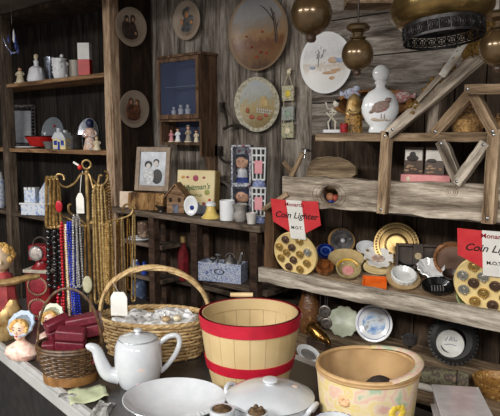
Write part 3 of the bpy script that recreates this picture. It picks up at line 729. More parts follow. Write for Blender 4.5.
# ------------------------------------------------------------------ on top of the hutch
ZT = ZH+.0015
p, s = spot(152, 2.005, ZT, 0); p.z += 18.3*s
o = thing('photo_frame', 'tan framed black and white couple photograph standing on the hutch', 'picture frame', p+Vector((0, 0, .003)), rz=22); o.rotation_euler.x = R(-9)
w, h = 19*s, 44*s; a = 4.6*s
fr = MB(); fr.box(-w, -.008, 0, -w+a, .008, h); fr.box(w-a, -.008, 0, w, .008, h); fr.box(-w+a, -.008, 0, w-a, .008, a*1.2); fr.box(-w+a, -.008, h-a, w-a, .008, h)
fr.build('frame', mat('frame_wood', C(150, 128, 106), C(124, 103, 84), sc=30, rough=.5), o, bevel=.002)
pb = MB().box(-w+a-.002, -.002, a, w-a+.002, .006, h-a+.002).build('photograph', mat('grey_photo', C(186, 190, 196), C(150, 152, 158), sc=18, rough=.3), o)
INK = mat('photo_ink', C(44, 42, 42), C(30, 30, 32)); PSK = mat('photo_skin', C(206, 200, 194))
blobs(pb, 'suit', INK, [(.42, .36, .32, .2)], w, y=-.003, th=.002).location.z = 0
def pb_b(name, m, lst, y): 
    mb = MB()
    for (x, z, rx, rz) in lst: mb.ball((x*w, y, z*h), (rx*w, .0015, rz*h), 14)
    return mb.build(name, m, pb)
pb.children[0].data.materials[0] = INK
bpy.data.objects.remove(pb.children[0])
pb_b('suit', INK, [(.28, .33, .3, .17)], -.003); pb_b('dress', mat('photo_dress', C(214, 214, 214), C(150, 150, 152), sc=80), [(-.22, .33, .34, .18)], -.0036)
pb_b('hair', INK, [(-.26, .6, .22, .085)], -.004); pb_b('hair', INK, [(.2, .67, .17, .06)], -.004)
pb_b('face', PSK, [(-.25, .565, .14, .065)], -.005); pb_b('face', PSK, [(.2, .62, .14, .075)], -.005)
# bark block and cream card
p, s = spot(150, 2.0, ZT, 0)
mb = MB(); rnd = random.Random(4); n = 12; vs = []; fs = []
for i in range(n+1):
    x = -20*s+40*s*i/n
    ring = [(-7, 1), (-8, 10), (-6, 17.3), (6, 17.3), (7, 8), (6, 0.5), (-5, 0)]
    vs += [(x, (a+rnd.uniform(-1.5, 1.5))*s, max(0, b+(rnd.uniform(-1.4, 1.4) if 3 < b < 16 else 0))*s) for a, b in ring]
for i in range(n):
    for k in range(7):
        l = (k+1) % 7; fs.append((i*7+k, i*7+l, i*7+7+l, i*7+7+k))
fs += [tuple(range(6, -1, -1)), tuple(n*7+k for k in range(7))]
o = tag(mb.add(vs, fs).build('wood_block', wood('bark_block', C(196, 160, 110), C(150, 112, 70), C(74, 50, 32), axis=2, scale=1.6), loc=p, rot=(0, 0, R(20)), smooth=25), 'rough split wood block below the framed photograph on the hutch', 'wood block')
p, s = spot(126.5, 1.985, ZT, 0)
o = tag(MB().box(-7*s, -.006, 0, 7*s, .006, 16*s).build('card', mat('cream_card', C(226, 206, 184), C(210, 186, 162), rough=.7), loc=p, rot=(R(-4), 0, R(30)), bevel=.002), 'cream blank card standing at the left end of the hutch', 'card')
p, s = spot(161.5, 1.985, ZT, 0)
tag(MB().lathe([(0, 0), (3*s, 0), (2.5*s, 1.5*s), (7*s, 6.5*s), (6.4*s, 6.5*s), (2*s, 2.4*s), (0, 2.2*s)], 24).build('small_bowl', mat('dark_bowl', C(58, 52, 50), C(40, 36, 35), rough=.35), loc=p), 'small dark footed bowl between wood block and wooden house', 'bowl')
# little wooden house
p, s = spot(178, 2.03, ZT, 0)
o = thing('wooden_house', 'little brown wooden house with pitched roof on the hutch', 'model house', p, rz=28)
WH = wood('house_wood', C(178, 146, 114), C(146, 114, 86), C(94, 70, 50), axis=0, scale=3)
a = 9*s; d = 7*s
MB().prism([(-a, 0), (a, 0), (a, 17*s), (0, 27*s), (-a, 17*s)], -d, d).build('wall', WH, o, smooth=20)
MB().prism([(-a*1.25, 15*s), (0, 28*s), (a*1.25, 15*s), (a*1.25, 16.5*s), (0, 30*s), (-a*1.25, 16.5*s)], -d*1.2, d*1.2).build('roof', WH, o, smooth=20)
MB().box(-3*s, -d-.002, 0, 3*s, -d+.001, 9*s).build('door', mat('blue_door', C(110, 120, 140), C(80, 70, 66), sc=60), o)
for x in (-5, 4): MB().box((x-1.5)*s, -d-.002, 11*s, (x+1.5)*s, -d+.001, 15*s).build('window', W_UMBER, o)
# blue and white oval
p, s = spot(191, 1.985, ZT, 0)
o = thing('porcelain_slipper', 'white oval porcelain dish standing upright with blue flower', 'dish', p, rz=FACE-2)
MB().lathe([(0, -.3), (.62, -.3), (.95, 0), (1, .25), (.9, .32), (.72, .18), (.5, .0), (0, -.05)], 30, T(0, 0, 10*s) @ FRONT @ SCL(7*s, 10*s, 3.4*s)).build('body', CHINA, o)
MB().ball((1*s, -.2*s, 8*s), (2.2*s, 1*s, 2.4*s), 10).build('flower', BLUE, o)
# yellow tin
p, s = spot(196, 2.13, ZT, 0)
o = thing('chocolate_tin', 'square yellow tin with green script standing against the wall', 'tin', p, rz=20); o.rotation_euler.x = R(-6)
w, h = 20.5*s, 39*s
YEL = mat('yellow_tin', C(226, 208, 160), C(212, 190, 138), sc=8, rough=.35)
MB().box(-w, -.0, 0, w, .06, h).build('body', mat('tin_side', C(206, 178, 110), C(184, 152, 88), rough=.35), o, bevel=.006)
lid = MB().box(-w*1.02, -.016, -.000, w*1.02, 0, h*1.01).build('lid', YEL, o, bevel=.005)
GREEN = mat('green_ink', C(62, 110, 62), C(48, 92, 50))
text("Whitman's", 7.6*s, GREEN, lid, (-1*s, -.0165, h*.56), shear=.35, bold=.0006, rot=(90, 0, 0)); lid.children[0].rotation_euler = (R(90), R(-6), 0)
text("SAMPLER", 3.4*s, GREEN, lid, (1*s, -.0165, h*.36))
MR = mat('maroon_print', C(160, 60, 80)); 
MB().ball((0, -.0165, h*.8), (3.2*s, .001, 3.2*s), 8).build('emblem', MR, lid)
for x in (-9, 9): MB().ball((x*s, -.0165, h*.82), (1.8*s, .001, 1.2*s), 8).build('emblem', MR, lid)
MB().ball((-14*s, -.0165, h*.82), (2.2*s, .001, 1.6*s), 8).build('emblem', mat('ochre_print', C(196, 150, 70)), lid)
MB().ball((13*s, -.0165, h*.45), (3*s, .001, 3*s), 10).build('emblem', mat('olive_print', C(150, 150, 70)), lid); MB().ball((10*s, -.0165, h*.16), (2*s, .001, 1.6*s), 8).build('emblem', MR, lid)
# grey arched saw blade behind
p, s = spot(224, 2.27, ZT, 0)
o = tag(MB().tube([(x, 0, z) for x, y, z in arc((-4*s, 0, 6*s), 22*s, 150, -12, 16)], [3*s]*6+[4*s]*6+[5*s]*5, 8, flat=.35).build('iron_hame', mat('grey_iron', C(128, 122, 116), C(96, 90, 86), rough=.6), loc=p), 'grey arched iron bar leaning on the wall behind the yellow tin', 'iron bar')
p, s = spot(203, 2.1, ZT, 0)
tag(MB().lathe([(0, 0), (9*s, 0), (10*s, 2*s), (11*s, 9*s), (10*s, 9*s), (9*s, 2*s), (0, 1.5*s)], 26, sx=1.3).build('grey_dish', mat('bluegrey_dish', C(126, 130, 138), C(98, 102, 112), rough=.35), loc=p), 'low blue grey dish in front of the yellow tin', 'dish')
p, s = spot(211, 1.985, ZT, 0)
o = thing('bell_figurine', 'yellow bell shaped figurine with white top on the hutch', 'figurine', p)
MB().lathe([(0, 0), (9.5*s, 0), (9.5*s, 1.5*s), (6*s, 5*s), (4.3*s, 10*s), (4.2*s, 13*s), (0, 13*s)], 26).build('skirt', mat('butter_yellow', C(232, 206, 120), C(216, 184, 98), sc=30, rough=.3), o)
MB().lathe([(0, 12*s), (5*s, 12.5*s), (5.2*s, 15*s), (2.5*s, 17*s), (0, 17.3*s)], 22).build('top', CHINA, o); MB().ball((-2*s, 0, 18*s), 1.4*s, 8).build('finial', RED, o)
p, s = spot(227.5, 1.99, ZT, 0)
o = thing('mug', 'plain white straight sided mug on the hutch beside the yellow bell figurine', 'mug', p)
MB().lathe([(0, 0), (7.2*s, 0), (7.6*s, 1*s), (7.8*s, 20*s), (7*s, 20*s), (6.8*s, 2*s), (0, 1.6*s)], 30).build('body', CHINA, o)
MB().tube(spline([(5*s, 5*s, 15*s), (9*s, 7*s, 15.5*s), (11*s, 8*s, 10*s), (9*s, 7*s, 5*s), (5*s, 5*s, 4.5*s)], 4), 1.2*s, 8).build('handle', CHINA, o)
p, s = spot(240.5, 1.995, ZT, 0)
o = thing('stoneware_pot', 'grey stoneware pot with flared neck right of the white mug', 'pot', p)
MB().lathe([(0, 0), (5*s, 0), (7.2*s, 3*s), (7.3*s, 7*s), (5.2*s, 10.5*s), (5.5*s, 13*s), (8*s, 17*s), (7.3*s, 17.3*s), (4.8*s, 13*s), (0, 11*s)], 28).build('body', mat('warm_stone', C(158, 152, 146), C(132, 126, 120), sc=50, rough=.55), o)
p, s = spot(251.5, 1.975, ZT, 0)
o = thing('small_cup', 'little pale grey cup at the right end of the hutch', 'cup', p, rz=10)
MB().lathe([(0, 0), (4*s, 0), (5.5*s, 11*s), (5*s, 11*s), (3.6*s, 1*s), (0, 1*s)], 22).build('body', mat('pale_cup', C(212, 206, 198), C(192, 186, 178), rough=.4), o)
# boxed bobble head dolls and tower packs
def dollbox(label, z, hpx, hat):
    p, s = spot(242.5, 2.08, z, 0); o = thing('boxed_doll', label, 'boxed toy', p, rz=30)
    w, h, d = 10*s, hpx*s, 7*s
    fr = MB()
    for x in (-w, w-1.6*s): fr.box(x, -d, 0, x+1.6*s, d, h)
    fr.box(-w, -d, 0, w, d, 1.6*s); fr.box(-w, -d, h-1.6*s, w, d, h); fr.box(-w, d-.003, 0, w, d, h)
    fr.build('box_frame', blotch('box_print', [C(38, 44, 78), C(120, 124, 140), C(210, 210, 214), C(40, 46, 84), C(150, 50, 56)], 55, .3), o)
    MB().box(-w+1.7*s, -d+.001, 1.7*s, w-1.7*s, -d+.002, h-1.7*s).build('window', glass('box_window', (1, 1, 1, 1), .04), o)
    MB().lathe([(0, 1.7*s), (6*s, 1.7*s), (6.2*s, 5*s), (5*s, 9*s), (4.4*s, 15*s), (2*s, 17*s), (0, 17*s)], 16, sy=.8).build('doll_body', mat('white_shirt', C(232, 232, 236), C(214, 214, 220)), o)
    MB().lathe([(0, 1.8*s), (6.4*s, 1.8*s), (6.5*s, 5*s), (5.6*s, 7*s), (0, 7*s)], 16, sy=.85).build('doll_base', BLUE, o)
    hd = MB().ball((0, -.5*s, 22*s), (7*s, 5.4*s, 6.6*s), 16); hd.ball((-1*s, -5.6*s, 21.5*s), (1*s, 1.2*s, 1*s), 7).build('doll_head', SKIN, o)
    for x in (-2.4, 1.6): MB().ball((x*s, -5.2*s, 23*s), (.8*s, .5*s, .9*s), 7).build('eye', BLACK, o)
    MB().ball((.4*s, 1*s, 24.2*s), (7.6*s, 5.8*s, 6*s), 14).build('doll_cap', hat, o)
    return o
dollbox('lower boxed doll in a window carton standing on the hutch', ZT, 34, NAVY)
dollbox('upper boxed doll stacked on another window carton', ZT+34*spot(242.5, 2.08, ZT, 0)[1]+.001, 39, mat('dark_cap', C(40, 44, 60), C(28, 32, 46)))
def tower(label, z, hpx):
    p, s = spot(259, 2.02, z, 0); o = thing('tower_pack', label, 'boxed toy', p, rz=24)
    h = hpx*s
    MB().prism([(-6.5*s, 0), (6.5*s, 0), (7*s, h), (-7*s, h)], -.5*s, 5*s).build('backing', BLACKM, o)
    f = MB()
    for x0, x1 in ((-6, -7), (6, 7), (-2, -2.4), (2, 2.4)):
        f.tube([(x0*s, -1*s, 7*s), (x1*s, -1*s, h)], .95*s, 6)
    for z_ in (7, .62*hpx, .8*hpx, hpx-1): f.box(-6.4*s, -1.6*s, z_*s-.9*s, 6.4*s, -.5*s, z_*s+.9*s)
    f.build('lattice', mat('white_lattice', C(214, 214, 212), C(186, 186, 186)), o)
    MB().box(-4*s, -2.3*s, 13*s, 4*s, -1.2*s, 26*s).build('pink_label', PINK, o, bevel=.001)
    MB().lathe([(0, 0), (7.2*s, 0), (6.5*s, 4*s), (4*s, 7*s), (0, 7*s)], 18, sy=.5).build('base', mat('slate_blue', C(74, 88, 140), C(150, 158, 186), sc=90), o)
    return o
q = spot(259, 2.02, ZT, 0)
tower('lower white lattice tower pack with pink label beside the boxed dolls', ZT, 36)
tower('upper white lattice tower pack standing on an identical one', ZT+36*q[1]+.001, 39)
# ------------------------------------------------------------------ inside the hutch
e = .0015
zc = [z+e for z in ZCUB]
p, s = spot(140, 2.03, zc[0], 0)
o = tag(MB().lathe(plate_mesh(13*s, 3.5*s), 28).build('dish', CHINA, loc=p), 'white dish lying in the top left cubbyhole of the hutch', 'dish')
p, s = spot(143.5, 2.05, zc[0]+3.6*s, 0)
def tin(label, p, r, h, m):
    o = thing('tin', label, 'tin', p); MB().lathe([(0, 0), (r, 0), (r, h), (0, h)], 24).build('body', m, o, bevel=.001)
    for k in (0, .5, 1): MB().torus((0, 0, h*k), r, .0012, 24, 5).build('rim', m, o)
tin('brown patterned round tin in the top left cubbyhole', p, 6*s, 15*s, blotch('brown_tin', [C(110, 84, 66), C(84, 62, 50), C(186, 160, 136)], 60, .4))
p, s = spot(158, 2.1, zc[0], 0)
p, s = spot(134.5, 2.03, zc[1], 0)
o = thing('blue_pitcher', 'small white and blue pitcher in the middle left cubbyhole', 'pitcher', p)
MB().lathe([(0, 0), (4*s, 0), (5*s, 4*s), (3*s, 9*s), (3.6*s, 12*s), (3*s, 12*s), (0, 8*s)], 20).build('body', PB, o); MB().torus((0, 0, 0), 3*s, .7*s, 14, 6, T(5*s, 0, 7*s) @ RX(90)).build('handle', BLUE, o)
p, s = spot(144.5, 2.03, zc[1], 0)
tag(MB().lathe([(0, 0), (3*s, 0), (3.5*s, 8*s), (2*s, 10*s), (2*s, 13*s), (0, 13*s)], 18).build('blue_bottle', BLUE, loc=p), 'small cobalt blue bottle in the middle left cubbyhole', 'bottle')
p, s = spot(139.5, 2.04, zc[2], 0)
tin('blue grey round tin in the bottom left cubbyhole', p, 7*s, 22*s, blotch('blue_tin', [C(86, 104, 136), C(64, 80, 110), C(150, 160, 176)], 50, .4))
def redbottle(label, px, Y, z, hpx, rr):
    p, s = spot(px, Y, z, 0); o = thing('red_bottle', label, 'bottle', p); h = hpx*s
    MB().lathe([(0, 0), (rr*s, 0), (rr*1.05*s, .1*h), (rr*s, .62*h), (rr*.5*s, .75*h), (rr*.45*s, .86*h), (0, .86*h)], 22, rip=lambda a, z: .08*math.sin(6*a)).build('body', mat('red_lacquer', C(136, 40, 44), C(96, 26, 32), sc=50, rough=.35), o)
    MB().lathe([(0, .86*h), (rr*.55*s, .86*h), (rr*.5*s, h), (0, h)], 16).build('stopper', GOLDP, o)
ZL2 = ZLO+e
redbottle('red figural bottle standing in the dark middle bay of the hutch', 183.5, 2.16, ZL2, 44, 5.5)
redbottle('red figural bottle half hidden behind the second hutch post', 198, 2.2, ZL2, 36, 5)
for k, (px, lab) in enumerate(((212.5, 'silver cup left of its twin on the bottom hutch shelf'), (221, 'silver cup right of its twin on the bottom hutch shelf'))):
    p, s = spot(px, 2.2, ZL2, 0)
    o = thing('silver_cup', lab, 'cup', p); MB().lathe([(0, 0), (3*s, 0), (1*s, 3*s), (1*s, 8*s), (5*s, 12*s), (5*s, 22*s), (4.6*s, 22*s), (4.4*s, 12*s), (0, 11*s)], 22).build('body', STEEL, o)
# blue white box of tin ware
p, s = spot(223, 2.03, ZBX+e, 0)
o = thing('patterned_box', 'open blue and white floral box in the right hutch bay', 'box', p, rz=20)
W2, D2, H2 = 23*s, 9*s, 19*s
mb = MB(); t = .004
mb.box(-W2, -D2, 0, W2, D2, t); mb.box(-W2, -D2, t, W2, -D2+t, H2); mb.box(-W2, D2-t, t, W2, D2, H2); mb.box(-W2, -D2+t, t, -W2+t, D2-t, H2); mb.box(W2-t, -D2+t, t, W2, D2-t, H2)
mb.build('body', blotch('blue_floral', [C(72, 88, 132), C(116, 132, 170), C(196, 198, 204), C(90, 106, 150), C(190, 192, 198)], 85, .6), o)
MB().torus((0, 0, 0), 1, .12, 20, 6, T(0, -D2-.002, H2*.55) @ FRONT @ SCL(5*s, 2.6*s, 2.6*s)).build('label_holder', IRON, o)
q = Vector(p)
def inbox(dx, dy, dz): 
    v = RZ(20) @ Vector((dx*s, dy*s, 0)); return (p.x+v.x, p.y+v.y, p.z+t+dz*s)
o = thing('tin_teapot', 'grey tin teapot poking out of the blue floral box', 'teapot', inbox(8, 0, .3), rz=20)
TIN = mat('dull_tin', C(136, 132, 128), C(92, 88, 86), sc=50, rough=.4, metal=.6)
MB().lathe([(0, 0), (7*s, 0), (7.5*s, 14*s), (6*s, 20*s), (2*s, 23*s), (1.2*s, 25*s), (0, 26*s)], 22).build('body', TIN, o)
MB().tube(spline([(6*s, 0, 13*s), (10*s, 0, 18*s), (12*s, 0, 26*s), (14*s, 0, 28*s)], 4), [2*s]*7+[1.5*s]*6, 8).build('spout', TIN, o)
MB().tube([(x, y, z) for x, y, z in arc((0, 0, 22*s), 5*s, 0, 180, 12)], .6*s, 6).build('handle', TIN, o)
for dx, dz, lab in ((-9, 24, 'tin ladle leaning in the left of the blue floral box'), (-15, 20, 'short tin scoop at the left end of the blue floral box')):
    o = thing('tin_ladle', lab, 'ladle', inbox(dx, 1, .3), rz=20)
    MB().tube([(0, 0, 0), (4*s, 0, dz*s)], 1*s, 7).build('handle', TIN, o); MB().ball((4*s, -1*s, dz*s), (4*s, 2*s, 2.2*s), 12).build('bowl', mat('dark_tin', C(90, 86, 84), C(58, 55, 54), rough=.45, metal=.5), o)
# ------------------------------------------------------------------ upper ledge of the display shelf
ZE = SY(400, 133.2, YS).z+.003
p, s = spot(332, 1.98, ZE, 0)
o = thing('skeleton_figurine', 'little white skeleton figurine with drum on a white base on the ledge', 'figurine', p, rz=FACE)
MB().box(-9*s, -5*s, 0, 9*s, 5*s, 3*s).build('base', CHINA, o, bevel=.001)
BONE = mat('bone_white', C(226, 220, 206), C(190, 180, 160), rough=.5)
bd = MB()
for pts in ([(-3, 0, 3), (-4, 0, 10), (-1, 0, 15)], [(3, 0, 3), (3, -1, 10), (1, 0, 15)], [(0, 0, 14), (0, 0, 25)], [(0, 0, 23), (-5, -2, 24), (-7, -3, 30)], [(0, 0, 23), (4, -2, 20), (1, -4, 17)], [(-3, -1, 21), (3, -1, 21)], [(-3, -1, 18.5), (3, -1, 18.5)], [(-6, 0, 20), (4, -2, 10)]):
    bd.tube([(a*s, b*s, c*s) for a, b, c in pts], .8*s, 6)
bd.build('body', BONE, o)
MB().box(-5*s, 1*s, 3*s, -.5*s, 4*s, 14*s).build('black_bag', BLACK, o, bevel=.001)
MB().ball((3.5*s, 0, 28.5*s), (3.2*s, 3*s, 3.6*s), 12).build('head', BONE, o); MB().lathe([(0, 0), (3.4*s, 0), (2.6*s, 3*s), (0, 3.2*s)], 14, T(5*s, .5*s, 30*s)).build('hat', BLACK, o)
p, s = spot(338, 1.955, ZE+.0, 0)
p, s = spot(344, 1.97, ZE, 0)
o = thing('votive_cup', 'small red votive cup beside the skeleton figurine', 'cup', p); MB().lathe([(0, 0), (3.6*s, 0), (4*s, 1*s), (3.9*s, 9.5*s), (3.4*s, 9.5*s), (3.2*s, 2*s), (0, 2*s)], 20).build('body', mat('red_votive', C(176, 44, 46), C(136, 26, 34), sc=90, rough=.3), o)
MB().torus((0, 0, 9.4*s), 3.7*s, .45*s, 20, 6).build('rim', GOLDP, o)
# golden seated figure
p, s = spot(353.5, 2.03, ZE, 0)
o = thing('golden_statuette', 'golden robed statuette with arched hood left of the white decanter', 'statuette', p, rz=FACE)
ORN = blotch('gilt_robe', [C(70, 52, 36), C(150, 110, 50), C(196, 150, 66), C(120, 70, 46), C(90, 110, 80)], 90, .45, bump=.5)
MB().lathe([(0, 0), (9*s, 0), (8.8*s, 4*s), (8.5*s, 18*s), (7.5*s, 22*s), (0, 22*s)], 26, sy=.65, rip=lambda a, z: .05*math.sin(11*a)).build('robe', ORN, o)
MB().lathe([(0, 20*s), (9*s, 18*s), (8*s, 24*s), (7*s, 31*s), (4.6*s, 36*s), (1.5*s, 38.5*s), (0, 39*s)], 24, sy=.6).build('hood', GOLDP, o)
MB().ball((0, -4.2*s, 29*s), (2.8*s, 2.4*s, 3.4*s), 12).build('face', mat('gold_skin', C(206, 164, 96), C(176, 130, 70)), o)
MB().tube(spline([(-6*s, -3*s, 22*s), (-3*s, -6*s, 19*s), (3*s, -6*s, 20*s), (6*s, -3*s, 23*s)], 4), 1.8*s, 8).build('arm', GOLDP, o)
# hollow with small fabric birds behind the decanter
def bird(label, px, py, cols, sc, rz):
    p = SY(px, py, YW-.04); s = mp(p); o = thing('fabric_bird', label, 'ornament', p, rz=rz)
    m = blotch('bird_'+str(px), cols, 70, .8)
    MB().ball((0, 0, 0), (9*s*sc, .025, 5.5*s*sc), 14).ball((6*s*sc, -.01, 4*s*sc), (4*s, .018, 3.6*s), 10).build('body', m, o)
    MB().prism([(-7*s, 0), (-14*s, 4*s), (-13*s, -2*s)], -.006, .006).build('tail', m, o); MB().ball((-1*s, -.022, 1*s), (5*s, .008, 3*s), 10).build('wing', m, o)
    return o
pg = SY(377, 104, YW-.001); s = mp(pg)
vs = MB(); n = 20
ring = []
vs.lathe([(0, -.004), (.82, -.004), (.86, .05), (1, .05), (1.04, 0)], 34, T(pg.x, pg.y, pg.z) @ FRONT @ SCL(44*s, 14*s, 1))
o = tag(vs.build('hollow_log', wood('hollow_log', C(170, 122, 72), C(128, 86, 48), C(70, 44, 26), axis=0)), 'oval hollow log tray fixed to the wall behind the white decanter', 'log')
bird('blue and white fabric bird in the hollow log left of the decanter', 352, 94, [C(60, 70, 110), C(210, 214, 226), C(170, 180, 206), C(196, 120, 110)], 1.1, 0)
bird('red and white fabric bird in the hollow log right of the decanter', 403, 97, [C(214, 208, 200), C(190, 60, 66), C(232, 226, 220), C(160, 40, 50)], 1.1, 180)
# decanter
p, s = spot(379.5, 2.0, ZE, 0)
o = thing('decanter', 'round white porcelain decanter with painted quail and ball stopper', 'decanter', p, rz=FACE-4)
sy = .5
MB().lathe([(0, 0), (10.5*s, 0), (11*s, 2*s), (9.5*s, 6*s), (14*s, 11*s), (18*s, 19*s), (18.6*s, 25*s), (16.5*s, 33.5*s), (11.5*s, 40*s), (6*s, 43*s), (4.6*s, 45*s), (4.6*s, 47*s), (6*s, 48*s), (6*s, 50*s), (0, 50*s)], 40, sy=sy).build('body', CHINA, o)
MB().ball((0, 0, 57.6*s), (8.3*s, 5*s, 8.8*s), 22).lathe([(0, 49.9*s), (4*s, 49.9*s), (3.4*s, 52*s), (0, 52*s)], 16).build('stopper', CHINA, o)
def quail(mb, lst):
    for (x, z, a, b, rot) in lst:
        yy = -sy*math.sqrt(max(1, 18.6**2-(x*x+(z-25)**2)))*s-.0006
        mb.ball((0, 0, 0), (a*s, .0022, b*s), 12, T(x*s, yy+.001, z*s) @ RY(-rot))
    return mb
QB = mat('quail_brown', C(164, 140, 128), C(120, 96, 86), sc=140)
quail(MB(), [(-1, 25, 9, 5.5, 18), (6, 31, 3.2, 3, 30), (-8, 21, 4.5, 1.8, 25), (8.5, 33, 1.6, 1, 0)]).build('quail', QB, o)
quail(MB(), [(2, 23, 4.5, 2.4, 25)]).build('quail_breast', mat('quail_rose', C(176, 112, 110), C(150, 90, 90)), o)
quail(MB(), [(0, 17, .5, 4, 0), (3, 17, .5, 4, 0)]).build('quail_legs', QB, o)
quail(MB(), [(-2, 13, 8, 2.2, 0), (6, 12, 4, 1.6, 10)]).build('ground', mat('quail_ground', C(206, 186, 158), C(186, 168, 150)), o)
quail(MB(), [(4.5, 12.5, 2.5, 1.4, 0)]).build('grey_stone', GREYC, o)  # grey stone mark in the printed ground
# nest of straw
def nest(label, px, Y, wpx, hpx, seed):
    p, s = spot(px, Y, ZE, 0); rnd = random.Random(seed); mb = MB()
    mb.lathe([(0, .2*s), (.42*wpx*s, .2*s), (.48*wpx*s, .4*hpx*s), (.3*wpx*s, .62*hpx*s), (.25*wpx*s, .4*hpx*s), (0, .35*hpx*s)], 14)
    for i in range(150):
        a = rnd.random()*6.28; rr = rnd.uniform(.3, .5)*wpx*s; z = (rnd.uniform(.08, .9)*hpx)*s; dl = rnd.uniform(.25, .6)
        r2 = rr*rnd.uniform(.8, 1.1); z2 = max(1.2*s, z+rnd.uniform(-5, 5)*s)
        q = lambda b, r_, z_: (math.cos(b)*r_*(1-.45*max(0, z_/(hpx*s)-.4)), math.sin(b)*r_*.8, z_)
        mb.tube([q(a, rr, z), q(a+dl/2, (rr+r2)/2*1.04, (z+z2)/2), q(a+dl, r2, z2)], .4*s, 4)
    return tag(mb.build('straw_nest', mat('straw', C(196, 154, 96), C(112, 78, 46), sc=120, rough=.9), loc=p), label, 'nest')
nest('round straw bird nest under the timber triangle', 467, 2.02, 34, 29, 2)
nest('straw nest at the far right end of the ledge', 506, 2.05, 26, 19, 3)
# mossy slats and moss above the rafter
def slat(label, a, b, wpx, Y, m):
    A = SY(*a, Y); B = SY(*b, Y); o = board('slat', A, B, wpx*mp(A), .012, m); tag(o, label, 'slat'); return o
slat('pale painted slat with blue end lying along the rafter', (441, 76), (467, 38), 7, YS-.062, blotch('pale_blue_paint', [C(214, 206, 190), C(224, 222, 214), C(214, 210, 200), C(190, 170, 140), C(140, 166, 206)], 16, .7))
slat('narrow weathered slat between moss and rafter', (417, 101), (462, 52), 5, YS-.05, W_GREY)
def moss(label, a, b, n, rad, seed):
    rnd = random.Random(seed); A = SY(*a, YS-.02); B = SY(*b, YS-.02); mid = (A+B)/2; mb = MB()
    for i in range(n):
        t = rnd.random(); c = A.lerp(B, t)-mid+Vector((rnd.uniform(-1, 1), rnd.uniform(-1, 1), rnd.uniform(-1, 1)))*rad*.7
        mb.ball(c, rad*rnd.uniform(.25, .5), 6)
        for k in range(3):
            d = Vector((rnd.uniform(-1, 1), rnd.uniform(-1, 1), rnd.uniform(-1, 1)))*rad*.7; mb.tube([c, c+d*.6, c+d+Vector((0, 0, -.2*rad))], .0012, 4)
    return tag(mb.build('moss', mat('dry_moss', C(150, 116, 56), C(92, 66, 30), sc=160, rough=.95, bump=.4), loc=mid), label, 'moss', kind='stuff')
moss('dry golden moss clump beside the hanging lamp gallery', (470, 50), (489, 24), 130, .04, 1)
moss('thin dry moss strip along the lower rafter', (412, 110), (452, 64), 110, .018, 2)
# ------------------------------------------------------------------ behind the plank
zb = ZB+.001
p = SY(330, 192, 2.1); s = mp(p); p.z = zb
rnd = random.Random(8)
pts = [(-27, 0), (-27, 26), (-24, 36), (-17, 41), (-4, 42.5), (8, 41.5), (18, 38), (25, 33), (26.5, 25), (22, 22), (23, 0)]
o = tag(MB().prism([(x*s, z*s) for x, z in pts], -.012, .012).build('wood_slab', wood('slab', C(190, 168, 136), C(148, 126, 98), C(92, 74, 56), axis=0), loc=p, rot=(R(-10), 0, R(12)), bevel=.003), 'live edge wood slab leaning behind the weathered plank', 'wood slab')
p = SY(309, 150, YW-.001); s = mp(p)
o = thing('wall_tap', 'small grey metal hook on the wall above the wood slab', 'hook', p)
MB().tube([(0, 0, 0), (0, -.03, 0), (0, -.035, -8*s)], 1*s, 8).tube([(-4*s, -.03, 1*s), (4*s, -.03, 1*s)], .9*s, 8).build('hook', STEEL, o)
# red box and two sepia photographs
p = SY(423.5, 185, 1.99); s = mp(p); hz = p.z-zb
o = thing('red_flat_box', 'flat pink red box behind the weathered plank under two sepia photographs', 'box', (p.x, 2.03, zb), rz=6)
MB().box(-24*s, -.04, 0, 24*s, .04, hz+8*s).build('body', mat('pink_red_box', C(224, 112, 106), C(206, 92, 90), rough=.5), o, bevel=.001)
MB().box(-25*s, -.042, hz+1*s, 25*s, .042, hz+10*s).build('lid', mat('pink_lid', C(232, 160, 156), C(224, 144, 142), sc=60, rough=.5), o, bevel=.001)
MB().ball((-17*s, -.043, hz+5.5*s), (2.2*s, .001, 2.6*s), 10).build('rosette', CREAM, o)
ztop = zb+hz+10*s+.001
def sepia(label, px, hat):
    q = put(px, 2.04, ztop); o = thing('sepia_photograph', label, 'photograph', q, rz=8); o.rotation_euler.x = R(-4)
    w, h = 9.7*s, 27*s
    MB().box(-w, 0, 0, w, .01, h).build('card', mat('sepia_dark', C(92, 70, 54), C(58, 42, 32), sc=25, rough=.4), o)
    MB().box(-w*.92, -.002, h*.5, w*.92, 0, h*.9).build('sky', mat('sepia_light', C(226, 220, 210), C(206, 198, 186), sc=12, rough=.4), o)
    m = MB()
    if hat: m.ball((-1*s, -.003, h*.58), (6.5*s, .001, 3.2*s), 12).ball((-1*s, -.003, h*.72), (3.4*s, .001, 3*s), 10)
    else: m.ball((-3*s, -.003, h*.5), (5*s, .001, 2*s), 10)
    m.build('figure', mat('sepia_ink', C(60, 50, 46), C(42, 34, 30)), o)
    n = MB()
    for i in range(10): n.ball((rnd.uniform(-.8, .8)*w, -.002, rnd.uniform(.04, .3)*h), (2.2*s, .001, 1*s), 7)
    n.build('foreground', mat('sepia_mid', C(176, 146, 112), C(130, 100, 74), sc=90), o)
sepia('left sepia photograph with a round hat shape on the flat red box', 413, True)
sepia('right sepia photograph with pale sky on the flat red box', 434, False)
